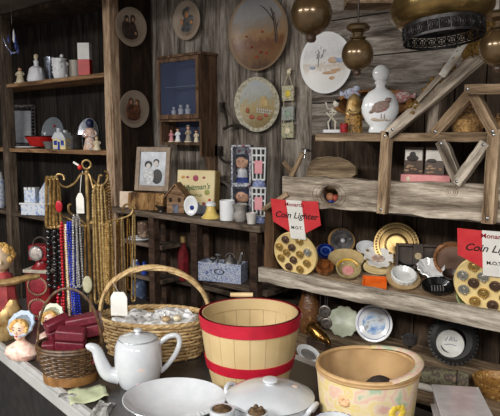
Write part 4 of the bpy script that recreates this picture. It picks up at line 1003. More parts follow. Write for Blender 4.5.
# things in the knot hole
for k, (px, py, r_, m, lab) in enumerate(((324, 192, 4.2, mat('doll_brown', C(120, 84, 60), C(80, 54, 38)), 'brown ball head in the plank knot hole, leftmost'), (330, 197, 4.4, mat('doll_tan', C(206, 150, 110), C(180, 120, 84)), 'tan ball head in the middle of the plank knot hole'), (336, 198, 3.6, mat('doll_red', C(190, 92, 70), C(160, 70, 54)), 'red brown ball head at the right of the plank knot hole'))):
    q = SY(px, py, 1.995); s = mp(q); o = thing('doll_head', lab, 'doll', (q.x, q.y, zb), rz=FACE)
    hh = q.z-zb
    MB().lathe([(0, 0), (4*s, 0), (3.4*s, hh-3*s), (0, hh-2*s)], 14).build('body', NAVY if k != 1 else BLUE, o); MB().ball((0, 0, hh), r_*s, 14).build('head', m, o)
# ------------------------------------------------------------------ the sloping tray
def lean(px, py, Y, rz=FACE, lx=-16):
    """empty at the foot of a thing leaning on the tray; px, py is the seen foot"""
    p = put(px, Y, 1); p.z = trz(p.x, Y)+.002
    return p, mp(p)
RDC = mat('red_display_card', C(214, 62, 66), C(202, 50, 56), rough=.55); WDC = mat('white_display_card', C(238, 234, 226), C(226, 222, 214), rough=.55)
CRM = mat('cream_disc', C(238, 212, 150), C(226, 196, 130), sc=20, rough=.5)
def meshes(o, M):
    for ch in o.children:
        N_ = M @ Matrix.LocRotScale(ch.location, ch.rotation_euler, ch.scale)
        if ch.type == 'MESH':
            for v in ch.data.vertices: yield N_ @ v.co
        yield from meshes(ch, N_)
def settle(o, floor, ymax=YW-.004, ymin=None):
    """set a leaning thing down on the floor under it, clear of the wall behind"""
    V = list(meshes(o, Matrix.LocRotScale(o.location, o.rotation_euler, None)))
    dy = min(0, ymax-max(v.y for v in V))
    if ymin: dy = max(dy, ymin-min(v.y for v in V))
    o.location.y += dy
    o.location.z -= min(v.z-floor(v.x, v.y+dy) for v in V)-.0012
def coin_display(label, px, Y, cy, dpx, cardc, cw, chh, seed, tilt=15.5):
    p = put(px, Y, 1); p.z = trz(p.x, Y)+.003; s = mp(p)
    o = thing('lighter_display', label, 'display stand', p, rz=10, group='coin lighter display stands'); o.rotation_euler.x = R(tilt)
    r = dpx*s/2
    MB().lathe([(0, 0), (r, 0), (r, .008), (r*.97, .012), (r*.93, .009), (0, .009)], 44, T(0, .004, r) @ FRONT).build('disc', CRM, o)
    cols = [mat('coin_bronze', C(134, 106, 86), C(92, 72, 60), sc=200, rough=.35, metal=.6), mat('coin_silver', C(206, 200, 186), C(150, 146, 136), sc=200, rough=.3, metal=.6), mat('coin_gold', C(214, 180, 110), C(160, 124, 66), sc=200, rough=.3, metal=.6)]
    rnd = random.Random(seed)
    spots = [(-.36, .66), (.3, .66), (-.7, .3), (-.1, .32), (.6, .18), (-.38, .06), (.24, .04), (-.68, -.22), (-.1, -.26), (.52, -.34), (-.36, -.6), (.16, -.66)]
    for i, (x, z) in enumerate(spots):
        m = cols[rnd.choice([0, 0, 1, 2, 2])]
        l = MB().lathe([(0, 0), (.17*r, 0), (.17*r, .006), (.145*r, .007), (.14*r, .005), (0, .0055)], 20, T(x*r, -.005, r+z*r) @ FRONT).build('coin_lighter', m, o)
        MB().ball((0, 0, 0), (.06*r, .002, .085*r), 8, T(x*r, -.011, r+z*r)).build('coin_relief', m, l)
        MB().torus((0, 0, 0), .045*r, .012*r, 12, 5, T((x+.02)*r, -.006, r+(z-.2)*r) @ FRONT).build('key_ring', GOLD, l)
    cx_, cz_ = cardc[0]*s, cardc[1]*s; w, h = cw*s/2, chh*s
    y0, y1 = -.0145, -.0115
    a = w*.32
    for sg, nm in ((-1, 'red_card_half'), (1, 'red_card_half')):
        poly = [(cx_+sg*a, cz_-h*.02), (cx_+sg*w, cz_+h*.28), (cx_+sg*w*.98, cz_+h), (cx_+sg*a, cz_+h*.98)]
        if sg < 0: poly = poly[::-1]
        MB().prism(poly, y0, y1).build(nm, RDC, o)
    wc = MB().prism([(cx_-a, cz_-h*.22), (cx_+a, cz_-h*.22), (cx_+a, cz_+h*.99), (cx_-a, cz_+h*.99)], y0-.001, y1).build('white_card', WDC, o)
    TB = mat('black_print', C(44, 36, 36)); TR = mat('dark_red_print', C(150, 34, 44))
    text('Coin Lighter', h*.27, TB, wc, (cx_, y0-.0012, cz_+h*.52), shear=.4, bold=.0003); wc.children[-1].name = 'lettering'
    text('Monarch', h*.17, TR, wc, (cx_, y0-.0012, cz_+h*.86), bold=.0003)
    text('M.O.T.', h*.13, TB, wc, (cx_, y0-.0012, cz_+h*.14), bold=.0003)
    settle(o, trz)
    return o
coin_display('round cream coin lighter board with red and white card at the tray left end', 298.5, 1.997, 248, 47, (7, 49), 51, 33, 3)
coin_display('round cream coin lighter board cut by the right edge of the photograph', 489, 1.99, 283, 64, (8, 54), 68, 40, 9, 19)
def rest(o, me, px, py, lo=.001):
    """slide a thing along its line of sight until it rests on the tray floor behind the lip"""
    Mr = o.rotation_euler.to_matrix(); V = [Mr @ v.co for v in me.vertices]; dr = ray(px, py).normalized(); c0 = Vector(o.location)
    def clr(t):
        c = c0+dr*t; return min(c.z+v.z-trz(c.x+v.x, c.y+v.y) for v in V)-lo
    a, b = -.4, .4
    for _ in range(40):
        m_ = (a+b)/2
        if clr(m_) > 0: a = m_
        else: b = m_
    c = c0+dr*a
    k = (YS+.027)-min(c.y+v.y for v in V)
    if k > 0: c.y += k
    k = max(c.y+v.y for v in V)-(YW-.006)
    if k > 0: c.y -= k
    l = min(c.z+v.z-trz(c.x+v.x, c.y+v.y) for v in V)-lo
    c.z -= l; o.location = c
def dish(name, label, cat, px, py, Y, prof, m, tilt=35, rz=FACE, seg=34, sx=1, sy=1, rip=None, lo=.001):
    """shallow dish leaning / lying on the tray: centre seen at px,py in plane Y, tilted towards the viewer"""
    c = SY(px, py, Y); s = mp(c)
    o = thing(name, label, cat, c, rz=rz); o.rotation_euler.x = R(tilt)
    d = MB().lathe([(a*s, b*s) for a, b in prof], seg, sx=sx, sy=sy, rip=rip).build('dish', m, o)
    rest(o, d.data, px, py, lo)
    return o, s
def dp(r, d, base=.6): return [(0, 1), (r*base, 1), (r*.93, d), (r, d), (r, d-1), (r*base*1.05, -.5), (0, -.5)]
o, s = dish('cobalt_bottle', 'cobalt blue glass ashtray beside the left coin lighter board', 'ashtray', 325, 255, 2.06, [(0, 0), (7, 0), (8.5, 4), (9, 8), (7.6, 8), (6.5, 3), (0, 2)], mat('cobalt_glass', C(34, 60, 150), C(20, 34, 96), sc=60, rough=.08, coat=.6), 45)
MB().torus((0, 0, 7.5*s), 5*s, 1*s, 16, 6).build('inner_ring', mat('light_cobalt', C(96, 130, 206), C(50, 80, 160)), o)
o, s = dish('glass_ashtray', 'round smoky glass ashtray in a tan rim leaning on tray back', 'ashtray', 342.5, 243, 2.14, [(0, 0), (10.5, 0), (11.5, 4), (12, 5), (9, 5), (8, 2), (0, 1.5)], mat('smoky_plate', C(120, 118, 116), C(70, 68, 66), sc=30, rough=.08, coat=.7), 62)
MB().torus((0, 0, 1.6*s), 12.6*s, 1.9*s, 32, 8).build('rim', mat('tan_rim', C(196, 156, 100), C(160, 120, 70), rough=.3), o)
MB().ball((1*s, 0, 3*s), (2.4*s, 2.4*s, 1.4*s), 10).build('knob', CHINA, o)
o, s = dish('amber_ashtray', 'brown amber glass ashtray at the foot of the left coin board', 'ashtray', 324, 271, 1.98, [(0, 0), (7, 0), (9.5, 4), (9.5, 8), (7.8, 8), (6, 3), (0, 2)], mat('amber_glass', C(150, 92, 48), C(90, 50, 26), sc=60, rough=.1, coat=.6), 32, rip=lambda a, z: .05*math.sin(8*a))
o, s = dish('fan_ashtray', 'tan curved ceramic ashtray with lettering lying in the tray', 'ashtray', 346, 260, 2.06, [(0, .5), (15, 1), (18.5, 3), (19, 2), (15, -.5), (0, -.5)], mat('tan_ceramic', C(226, 200, 148), C(206, 176, 122), rough=.35), 26, sy=.85)
text('HAROLDS', 4*s, mat('brown_print', C(140, 104, 62)), o, (0, 9*s, 2.2*s), rot=(0, 0, 0)) if False else None
o, s = dish('yellow_ashtray', 'yellow and clear glass ashtray with pink flowers at the front lip', 'ashtray', 347.5, 272, 1.985, [(0, 0), (9, 0), (12.5, 4), (13, 8), (11.8, 8), (8.5, 2.4), (0, 1.6)], mat('straw_glass', C(176, 160, 116), C(140, 122, 84), sc=40, rough=.1, coat=.5), 42)
MB().lathe([(0, 2.2*s), (6*s, 2.2*s), (6*s, 2.7*s), (0, 2.8*s)], 22).build('pink_center', blotch('pink_flowers', [C(200, 110, 120), C(222, 150, 150), C(190, 170, 130)], 120, .4), o)
MB().tube([(math.cos(R(a))*11.6*s, math.sin(R(a))*11.6*s, 6.4*s) for a in range(20, 170, 8)], 1.6*s, 7).build('yellow_band', mat('yellow_glass', C(226, 182, 50), C(206, 156, 40), rough=.2), o)
o, s = dish('white_bowl', 'plain white oval ashtray behind the gold trimmed shell dish', 'ashtray', 366.5, 250, 2.12, dp(11.5, 5), CHINA, 40, sy=.8, lo=.012)
o, s = dish('shell_dish', 'white ruffled shell dish with gold trim and blue centre', 'dish', 378, 259.5, 2.07, dp(15, 4.5, .5), mat('shell_white', C(238, 234, 228), C(226, 222, 214), rough=.15, coat=.4), 34, rip=lambda a, z: .06*math.sin(10*a), lo=.03)
MB().lathe([(0, 1.4*s), (5*s, 1.4*s), (5*s, 1.9*s), (0, 2*s)], 20, sx=1.3).build('centre_picture', blotch('shell_centre', [C(120, 140, 176), C(196, 150, 110), C(220, 214, 206)], 90, .3), o)
for a in (20, 140, 200, 320): MB().ball((math.cos(R(a))*13.6*s, math.sin(R(a))*13.6*s, 4.6*s), (1.8*s, 1.8*s, .8*s), 8).build('gold_trim', GOLD, o)
o, s = dish('cream_ashtray', 'large cream oval ashtray under the white shell dish', 'ashtray', 379, 269, 2.02, dp(17, 3), mat('cream_tray', C(236, 216, 168), C(222, 198, 146), rough=.3), 24, sy=.75)
c = SY(371.5, 279.5, 1.985); s = mp(c)
o = thing('orange_tile', 'bright orange square ashtray lying at the front lip of the tray', 'ashtray', c, rz=FACE-14); o.rotation_euler.x = R(28)
OR = mat('orange_glaze', C(236, 112, 40), C(222, 92, 30), rough=.25)
MB().box(-12*s, -9*s, -.8*s, 12*s, 9*s, 1*s).build('body', OR, o, bevel=.002)
rm = MB(); rm.box(-12*s, -9*s, 1*s, 12*s, -7.6*s, 2.2*s); rm.box(-12*s, 7.6*s, 1*s, 12*s, 9*s, 2.2*s); rm.box(-12*s, -7.6*s, 1*s, -10.6*s, 7.6*s, 2.2*s); rm.box(10.6*s, -7.6*s, 1*s, 12*s, 7.6*s, 2.2*s); rm.build('rim', OR, o)
# brass plate
c = put(396, 2.2, 1); c.z = trz(c.x, 2.2)+.004; s = mp(c)
o = thing('brass_plate', 'large round brass plate leaning against the tray back', 'plate', c, rz=30); o.rotation_euler.x = R(-14)
r = 22.5*s
MB().lathe([(0, .004), (r*.42, .004), (r*.45, .01), (r*.55, .004), (r*.72, .006), (r*.76, .014), (r*.98, .016), (r, .012), (r*.76, .008), (0, 0)], 48, T(0, 0, r) @ FRONT).build('dish', BRASS, o)
mb = MB()
for i in range(44): a = 2*PI*i/44; mb.ball((math.cos(a)*r*.88, -.016, r+math.sin(a)*r*.88), .0045, 6)
mb.build('beaded_border', BRASS, o)
# two well tray
c = put(418, 2.17, 1); c.z = trz(c.x, 2.17)+.003; s = mp(c)
o = thing('double_ashtray', 'dark brown rectangular ashtray with two square wells and round medallion', 'ashtray', c, rz=28); o.rotation_euler.x = R(-26)
DBR = mat('dark_brown_glaze', C(74, 58, 48), C(46, 36, 30), sc=30, rough=.4)
w, h = 22*s, 26*s
f = MB()
for x0, x1 in ((-w, -w+3*s), (-5*s, 5*s), (w-3*s, w)): f.box(x0, -.02, 0, x1, 0, h)
for z0, z1 in ((0, 4*s), (h-3*s, h)):
    for x0, x1 in ((-w+3*s, -5*s), (5*s, w-3*s)): f.box(x0, -.02, z0, x1, 0, z1)
f.box(-w, 0, 0, w, .005, h); f.build('body', DBR, o, bevel=.002)
MB().lathe([(0, 0), (3.6*s, 0), (3*s, .003), (0, .003)], 20, T(0, -.02, h*.5) @ FRONT).build('medallion', mat('medal', C(206, 190, 156), C(170, 150, 116)), o)
o, s = dish('black_bowl', 'black round ashtray in front of the dark brown double ashtray', 'ashtray', 406.5, 265, 2.03, [(0, 0), (10, 0), (11.5, 5), (11.5, 9), (10, 9), (9, 3), (0, 2)], BLACK, 28, lo=.012)
o, s = dish('scallop_dish', 'white scalloped glass ashtray right of the black round ashtray', 'ashtray', 430.5, 271, 2.03, [(0, 1), (8, 1), (14, 6), (15, 5), (9, -1), (0, -1)], mat('milk_glass', C(234, 234, 232), C(222, 222, 222), rough=.15), 32, rip=lambda a, z: .07*math.sin(12*a), lo=.012)
o, s = dish('glass_ashtray', 'white glass ashtray on a round tan coaster at the front lip', 'ashtray', 403, 283, 1.985, [(0, 3), (8, 3), (12, 7), (13.4, 6), (13, 2), (0, 2)], mat('frosted_white', C(228, 228, 224), C(206, 206, 202), rough=.15), 30, rip=lambda a, z: .03*math.sin(16*a))
MB().lathe([(0, -2*s), (16.5*s, -2*s), (17.5*s, 1*s), (15.5*s, 1.6*s), (0, 1.6*s)], 32).build('coaster', mat('tan_coaster', C(186, 160, 120), C(160, 132, 92), rough=.5), o)
o, s = dish('ribbed_ashtray', 'black oval ashtray with ribbed centre at the front lip', 'ashtray', 436.5, 289, 1.985, [(0, 1), (10, 1), (15, 6), (16.4, 6), (16, 3), (11, -1), (0, -1)], BLACK, 32, sy=.72)
for i in range(5): MB().tube([((-6+3*i)*s, -4*s, 2*s), ((-4.6+3*i)*s, 3*s, 2*s)], .7*s, 6).build('rib', mat('silver_rib', C(190, 188, 184), C(150, 148, 146), rough=.3, metal=.6), o)
c = put(453, 2.18, 1); c.z = trz(c.x, 2.18)+.004; s = mp(c)
o = thing('wooden_dish', 'round tan wooden dish leaning left of the right coin lighter board', 'dish', c, rz=30); o.rotation_euler.x = R(-30)
r = 19*s
MB().lathe([(0, .003), (r*.78, .004), (r*.86, .016), (r, .016), (r*.95, .002), (0, -.004)], 36, T(0, 0, r) @ FRONT).build('dish', wood('tan_dish', C(196, 146, 100), C(162, 112, 74), C(116, 76, 48), axis=0, rough=.4), o)
MB().lathe([(0, .0045), (r*.76, .005), (r*.76, .0056), (0, .0056)], 30, T(0, 0, r) @ FRONT).build('centre', mat('dish_centre', C(128, 100, 84), C(100, 78, 66), sc=20, rough=.35), o)
o, s = dish('brown_cup', 'small dark brown bowl between wooden dish and right coin board', 'bowl', 451, 279, 2.04, [(0, 0), (6, 0), (10, 6), (9.4, 6.6), (5.5, 2), (0, 2)], DBR, 25)
o, s = dish('green_ashtray', 'pale green glass ashtray leaning at the foot of the right coin board', 'ashtray', 466, 297, 1.965, [(0, 0), (8, 0), (13.5, 3), (14.5, 7), (13, 7), (8, 2), (0, 1.4)], mat('green_glass', C(146, 158, 110), C(110, 122, 80), sc=40, rough=.1, coat=.6), 74)
MB().lathe([(0, 2.2*s), (6.5*s, 2.4*s), (0, 3.2*s)], 20).build('yellow_centre', mat('yellow_center', C(206, 186, 90), C(176, 156, 70)), o)
for o in [q for q in COL.objects if q.parent is None and q.get('category') in ('ashtray', 'plate', 'dish', 'bowl') and abs(q.location.z-trz(q.location.x, q.location.y)) < .09 and YS < q.location.y < YW and q.location.x > La.x and q.name not in ('shell_dish', 'white_bowl', 'black_bowl', 'scallop_dish', 'green_ashtray')]: settle(o, trz, ymin=YS+.027)
# ------------------------------------------------------------------ lower shelf
zl = ZL+.002
def shelfp(px, py, z=zl): p = SZ(px, py, z); return p, mp(p)
p, s = shelfp(372, 353)
o = thing('souvenir_plate', 'white plate with blue scene leaning at the back of the lower shelf', 'plate', (p.x, 2.2, zl+.002), rz=20); o.rotation_euler.x = R(-14)
p = put(373, 2.2, zl); o.location.x = p.x; s = mp(p); r = 18.5*s
MB().lathe(plate_mesh(r, .016), 40, T(0, 0, r) @ FRONT).build('dish', CHINA, o)
MB().lathe([(0, 0), (r*.62, 0), (r*.62, .002), (0, .002)], 30, T(0, -.0055, r) @ FRONT).build('blue_scene', blotch('blue_scene', [C(88, 126, 186), C(140, 168, 206), C(206, 214, 220), C(120, 100, 96)], 26, .3), o)
MB().torus((0, 0, 0), r*.85, .0012, 36, 5, T(0, -.0155, r) @ FRONT).build('blue_ring', BLUE, o)
p = put(343, 2.16, zl); s = mp(p)
o = tag(MB().lathe([(0, .003), (10*s, .005), (15*s, .016), (15.4*s, .012), (10*s, 0), (0, -.001)], 36, T(0, 0, 15*s) @ FRONT, rip=lambda a, z: .06*math.sin(11*a)).build('scallop_plate', mat('pale_green', C(196, 200, 178), C(176, 182, 158), rough=.3), loc=p, rot=(R(-22), 0, R(28))), 'pale green scalloped plate left of the blue scene plate', 'plate')
# heap of brass and jewellery behind the bushel basket
def medallion(label, px, py, Y, r_, m):
    p = SY(px, py, Y); s = mp(p); o = thing('medallion', label, 'medallion', (p.x, Y, p.z), rz=24)
    MB().lathe([(0, 0), (r_*s, 0), (r_*s, .006), (r_*.8*s, .008), (r_*.75*s, .005), (0, .006)], 24, FRONT).build('disc', m, o)
    MB().tube([(0, 0, r_*s), (0, .0, (.9-p.z) if p.z < .88 else .02)], .0012, 5).build('chain', STEEL, o)
GREYM = mat('dark_silver_medal', C(120, 112, 104), C(70, 64, 60), sc=90, rough=.35, metal=.5)
for (px, py, r_, lab) in ((325, 311, 6, 'dark silver medallion hanging highest beneath the tray'), (320, 318, 3.5, 'small dark medallion hanging left beneath the tray'), (327, 323, 5.5, 'dark silver medallion hanging lowest beneath the tray')):
    medallion(lab, px, py, 2.02, r_, GREYM)
p = put(309, 2.12, zl); s = mp(p)
o = thing('brass_vase', 'brown and gold ornate vase in the dark behind the bushel basket', 'vase', p)
MB().lathe([(0, 0), (9*s, 0), (11*s, 8*s), (13*s, 22*s), (8*s, 36*s), (6*s, 44*s), (9*s, 52*s), (8*s, 52*s), (5*s, 44*s), (0, 40*s)], 26).build('body', blotch('brown_gold', [C(60, 40, 28), C(120, 76, 42), C(80, 50, 32), C(150, 110, 60)], 60, .35, bump=.3), o)
p = put(319, 1.98, zl); s = mp(p)
o = thing('brass_shoe', 'reclining brass figure on the lower shelf behind white dishes', 'ornament', p, rz=-8)
MB().lathe([(0, -16*s), (5*s, -14*s), (7*s, -6*s), (6*s, 4*s), (4.4*s, 11*s), (2.5*s, 15*s), (0, 16*s)], 22, T(0, 0, 14*s) @ RY(112), rip=lambda a, z: .08*math.sin(5*a+z*200)).build('body', mat('shiny_brass', C(176, 132, 66), C(90, 60, 28), sc=50, rough=.22, metal=.85), o)
MB().box(-13*s, -5*s, 0, 12*s, 5*s, 9*s).build('base', DBR, o, bevel=.004)
# white dishes lying by the bushel
p, s = shelfp(308, 362)
o = thing('white_ladle_dish', 'white oval dish lying tilted on another by the bushel basket', 'dish', (p.x, p.y, zl+.035), rz=FACE+8); o.rotation_euler = (R(40), R(28), R(30))
MB().lathe([(0, 0), (9*s, 0), (12.5*s, 3.5*s), (13.2*s, 3*s), (10*s, -2*s), (0, -2*s)], 32, sy=.68).build('dish', CHINA, o)
MB().lathe([(0, .8*s), (8*s, .8*s), (8.4*s, 1.4*s), (0, 1.6*s)], 26, sy=.6).build('grey_lining', GREYC, o)
p, s = shelfp(314, 370)
tag(MB().lathe([(0, 1*s), (9*s, 1*s), (12*s, 5*s), (12.6*s, 4.6*s), (9.5*s, 0), (0, 0)], 30, sy=.7).build('white_dish', CHINA, loc=(p.x, p.y+.03, zl), rot=(0, 0, R(20))), 'white oval dish lying flat at the lower shelf edge', 'dish')
# tyre ashtray
p = put(452, 2.16, zl); s = mp(p)
o = thing('tire_ashtray', 'black rubber tire with white printed hub leaning on the lower shelf', 'tire', p, rz=24); o.rotation_euler.x = R(-12)
r = 22.5*s
MB().lathe([(r*.55, -.03), (r*.8, -.036), (r*.97, -.028), (r, -.01), (r, .01), (r*.97, .028), (r*.8, .036), (r*.55, .03), (r*.55, -.03)], 48, T(0, 0, r) @ FRONT).build('tire', mat('rubber', C(34, 32, 31), C(22, 21, 20), rough=.6), o)
tr = MB()
for i in range(34):
    a = 2*PI*i/34; tr.cbox((0, 0, 0), (.014, .05, .012), T(math.cos(a)*r*.985, 0, r+math.sin(a)*r*.985) @ RY(-math.degrees(a)) @ RX(14))
tr.build('tread', mat('rubber', C(34, 32, 31)), o)
hb = T(-r*.12, 0, r*.86)
MB().lathe([(0, .026), (r*.3, .026), (r*.44, .032), (r*.58, .04), (r*.6, .03), (0, .0)], 40, hb @ FRONT).build('hub', mat('hub_white', C(204, 202, 196), C(186, 184, 178), rough=.4), o)
mb = MB()
for pts in ([(-.3, .1), (-.22, .25), (-.16, .08), (-.1, .24)], [(-.04, .1), (.04, .26), (.06, .1), (-.02, .16)], [(.12, .24), (.14, .1), (.22, .12), (.26, .22)], [(-.2, -.05), (0, -.02), (.2, -.06)]):
    mb.tube([(x*r*1.2, -.0275, z*r*1.2) for x, z in pts], .012*r, 5)
mb.build('hub_print', mat('hub_print_ink', C(70, 80, 120), C(60, 66, 96)), o).matrix_basis = hb
# logs and small things left of the acrylic boxes
p, s = shelfp(437, 392)
o = thing('camouflage_roll', 'rolled green grey cloth lying before the black tire', 'roll', (p.x, p.y+.06, zl+.032), rz=20)
MB().lathe([(0, -.08), (.03, -.078), (.032, 0), (.03, .078), (0, .08)], 22, RY(90)).build('cloth', blotch('camouflage', [C(92, 84, 70), C(120, 116, 88), C(70, 60, 52), C(136, 116, 96)], 40, .8), o)
MB().torus((0, 0, 0), .031, .002, 20, 6, T(.04, 0, 0) @ RY(90)).build('cord', IRON, o)
p, s = shelfp(424, 390)
tag(MB().tube(spline([(-.06, 0, .013), (0, .004, .014), (.06, 0, .013), (.1, -.006, .012)], 4), .012, 10).build('white_rolled_paper', mat('rolled_paper', C(214, 208, 198), C(196, 190, 178)), loc=(p.x, p.y-.01, zl), rot=(0, 0, R(6))), 'white paper roll lying at the edge of the lower shelf', 'paper roll')
p = put(409, 2.1, zl); s = mp(p)
o = thing('glass_goblet', 'dark glass goblet on the lower shelf behind the floral basket handle', 'goblet', p)
MB().lathe([(0, 0), (6*s, 0), (1*s, 2*s), (1*s, 12*s), (7*s, 17*s), (8*s, 25*s), (7.4*s, 25*s), (6*s, 18*s), (0, 14*s)], 24).build('body', mat('dark_goblet', C(66, 64, 62), C(40, 38, 38), rough=.1, coat=.7), o)
p = put(497, 2.0, zl); s = mp(p)
o = thing('woven_bowl', 'brown and gold woven bowl at the right end of the lower shelf', 'bowl', p)
MB().lathe([(0, 0), (14*s, 0), (22*s, 10*s), (24*s, 17*s), (22.5*s, 17*s), (20*s, 10*s), (0, 4*s)], 34).build('body', blotch('gold_weave', [C(96, 62, 32), C(166, 122, 60), C(120, 80, 40), C(206, 170, 100)], 60, .5, bump=.5), o)

flat = lambda x, y: ZL
for o in [q for q in COL.objects if q.parent is None and q.name.split('.')[0] in ('souvenir_plate', 'tire_ashtray', 'brass_shoe', 'white_ladle_dish')]: settle(o, flat)
for nm_, zz in (('filigree_frame', ZS[1]), ('glass_platter', ZS[1]), ('oval_tray', ZS[1])):
    settle(bpy.data.objects[nm_], lambda x, y: zz-.0006, ymax=YW-.034)
for nm_ in ('chocolate_tin',): settle(bpy.data.objects[nm_], lambda x, y: ZT-.0006)
settle(bpy.data.objects['wood_slab'], lambda x, y: ZB) if bpy.data.objects['wood_slab'].children else None
# ------------------------------------------------------------------ things on the counter
zc = ZC+.0015
def cp(px, py, z=zc): p = SZ(px, py, z); return p, mp(p)
def weave(r0, r1, h, rows, stakes, sr, sx=1, sy=1, z0=0, bulge=0, amp=None):
    """wicker wall: rows of strands passing in and out of the stakes"""
    mb = MB(); amp = amp or sr*.9; n = stakes*4
    for k in range(rows):
        t = (k+.5)/rows; rr = r0+(r1-r0)*t+bulge*math.sin(PI*t); pts = []
        for i in range(n):
            a = 2*PI*i/n; q = rr+amp*math.sin(a*stakes/2+k*PI)
            pts.append((math.cos(a)*q*sx, math.sin(a)*q*sy, z0+h*t))
        mb.tube(pts, sr, 5, True, flat=1.0)
    st = MB()
    for i in range(stakes):
        a = 2*PI*(i+.5)/stakes
        st.tube([(math.cos(a)*(r0+(r1-r0)*t+bulge*math.sin(PI*t))*sx, math.sin(a)*(r0+(r1-r0)*t+bulge*math.sin(PI*t))*sy, z0+h*t) for t in (0, .25, .5, .75, 1)], sr*.8, 5)
    return mb, st
WIL = mat('willow', C(204, 176, 126), C(160, 126, 82), sc=60, rough=.6)
WILD = mat('willow_stake', C(186, 150, 98), C(140, 104, 62), sc=60, rough=.6)
CANE = mat('dark_cane', C(104, 76, 48), C(60, 41, 24), sc=70, rough=.4)
# willow basket
p, s = cp(155.5, 352)
o = thing('willow_basket', 'large pale willow basket with tall arched handle and paper tag', 'basket', p, rz=FACE-6)
R0, R1, HB = 46*s, 55*s, 37*s
mb, st = weave(R0, R1, HB, 11, 22, 1.45*s, sy=.62)
mb.build('wicker_wall', WIL, o, smooth=60); st.build('stakes', WILD, o)
MB().lathe([(0, .002), (R0*.97, .002), (R0*.97, .006), (0, .006)], 30, sy=.62).build('bottom', WILD, o)
rim = MB(); tw = []
for k in range(3):
    pts = [(math.cos(a)*(R1+1.4*s*math.cos(a*14+k*2.1))*1, math.sin(a)*(R1+1.4*s*math.cos(a*14+k*2.1))*.62, HB+1.3*s*math.sin(a*14+k*2.1)) for a in [2*PI*i/112 for i in range(112)]]
    rim.tube(pts, 1.4*s, 6, True)
rim.build('rim', WIL, o, smooth=60)
hd = MB(); HH = 86*s
for k in range(4):
    pts = []
    for i in range(61):
        t = i/60; a = PI*(1-t); x = math.cos(a)*R1*1.02; z = HB*.75+(HH-HB*.75)*math.sin(a)**.75
        ph = t*13+k*PI/2; pts.append((x, math.sin(ph)*1.7*s, z+math.cos(ph)*1.7*s))
    hd.tube(pts, 1.7*s, 6)
hd.build('handle', WIL, o, smooth=60)
tg = MB().prism([(-8*s, 0), (8*s, 0), (8*s, 18*s), (5*s, 23*s), (-5*s, 23*s), (-8*s, 18*s)], -.001, .001, T(-27*s, -R1*.5, HB+8*s))
tg.build('price_tag', PAPER, o, rot=(0, 0, 0))
MB().tube([(-27*s, -R1*.5, HB+30*s), (-42*s, -.0, HB+34*s)], .2*s, 5).build('tag_string', PAPER, o)
# crochet / plastic heap in the basket
q = p+Vector((0, 0, .012)); rnd = random.Random(21); mb = MB()
def lump(a, z):
    return 0
n1, n2 = 30, 12; vs = []; fs = []
for j in range(n2+1):
    for i in range(n1):
        a = 2*PI*i/n1; t = j/n2; rr = R1*.86*t
        z = HB*.80+.012*math.sin(5*a+3*t)*t+.018*(1-t)+rnd.uniform(-.008, .010)+(.012 if math.cos(a-.3) > .5 else 0)
        vs.append((math.cos(a)*rr, math.sin(a)*rr*.6, z if t < .96 else z-.03))
for j in range(n2):
    for i in range(n1): k = (i+1) % n1; fs.append((j*n1+i, j*n1+k, (j+1)*n1+k, (j+1)*n1+i))
pl = mb.add(vs, fs).build('plastic_bag', mat('crumpled_plastic', C(222, 222, 222), C(176, 172, 168), sc=40, rough=.22, coat=.6, lo=.4, hi=.55), loc=q, rot=(0, 0, R(FACE-6)), smooth=25)
tag(pl, 'crumpled clear plastic bags filling the willow basket', 'plastic bags', kind='stuff')
for k, (dx, dy, m, lab) in enumerate(((26, -14, CREAM, 'cream trinket with brown spots at the right of the plastic bags'), (16, -18, mat('tan_trinket', C(206, 180, 140), C(150, 116, 80), sc=60), 'tan round trinket lying on the plastic bags'), (34, -4, WHITEM, 'white trinket at the right end of the plastic bags'))):
    v = RZ(FACE-6) @ Vector((dx*s, dy*s, 0)); o = thing('trinket', lab, 'trinket', (q.x+v.x, q.y+v.y, q.z+HB*.8+.016), rz=20*k)
    MB().lathe([(0, 0), (3.6*s, .5*s), (4.6*s, 2.6*s), (3.4*s, 4.8*s), (0, 5.4*s)], 16).build('body', m, o); MB().torus((0, 0, 4.2*s), 2.6*s, .9*s, 14, 6).build('ring', m, o)
# dark cane basket with jewellery boxes
p, s = cp(71, 378.5)
o = thing('cane_basket', 'small dark brown woven cane basket with thin arched handle', 'basket', p, rz=FACE)
r0, r1, h = 25*s, 31*s, 34*s
MB().lathe([(0, 7*s), (r0*.96, 7*s), (r1*.94, h), (r1*.9, h), (r0*.9, 9*s), (0, 9*s)], 34, sy=.86).build('lining', CANE, o)
mb, st = weave(r0, r1, h-8*s, 12, 26, 1.05*s, sy=.86, z0=8*s, amp=.9*s); mb.build('woven_wall', CANE, o, smooth=60); st.build('stakes', CANE, o)
MB().lathe([(r0*1.0, 0), (r0*1.06, 0), (r0*1.07, 9*s), (r0*1.0, 9*s), (r0*1.0, 0)], 34, sy=.86).build('foot_band', mat('foot_band_cane', C(150, 108, 62), C(112, 76, 40), sc=30, rough=.35), o)
for dz in (0, 3): MB().torus((0, 0, h+dz*s), r1*1.01, 1.7*s, 40, 7, sy=.86).build('rim', CANE, o)
MB().tube([(math.cos(PI*i/30)*r1*1.03, 0, h*.55+(math.sin(PI*i/30)**.7)*(92*s-h*.55)) for i in range(31)], 1.35*s, 7, flat=.7).build('handle', CANE, o)
MAR = mat('maroon_leatherette', C(116, 38, 50), C(94, 28, 40), sc=90, rough=.38)
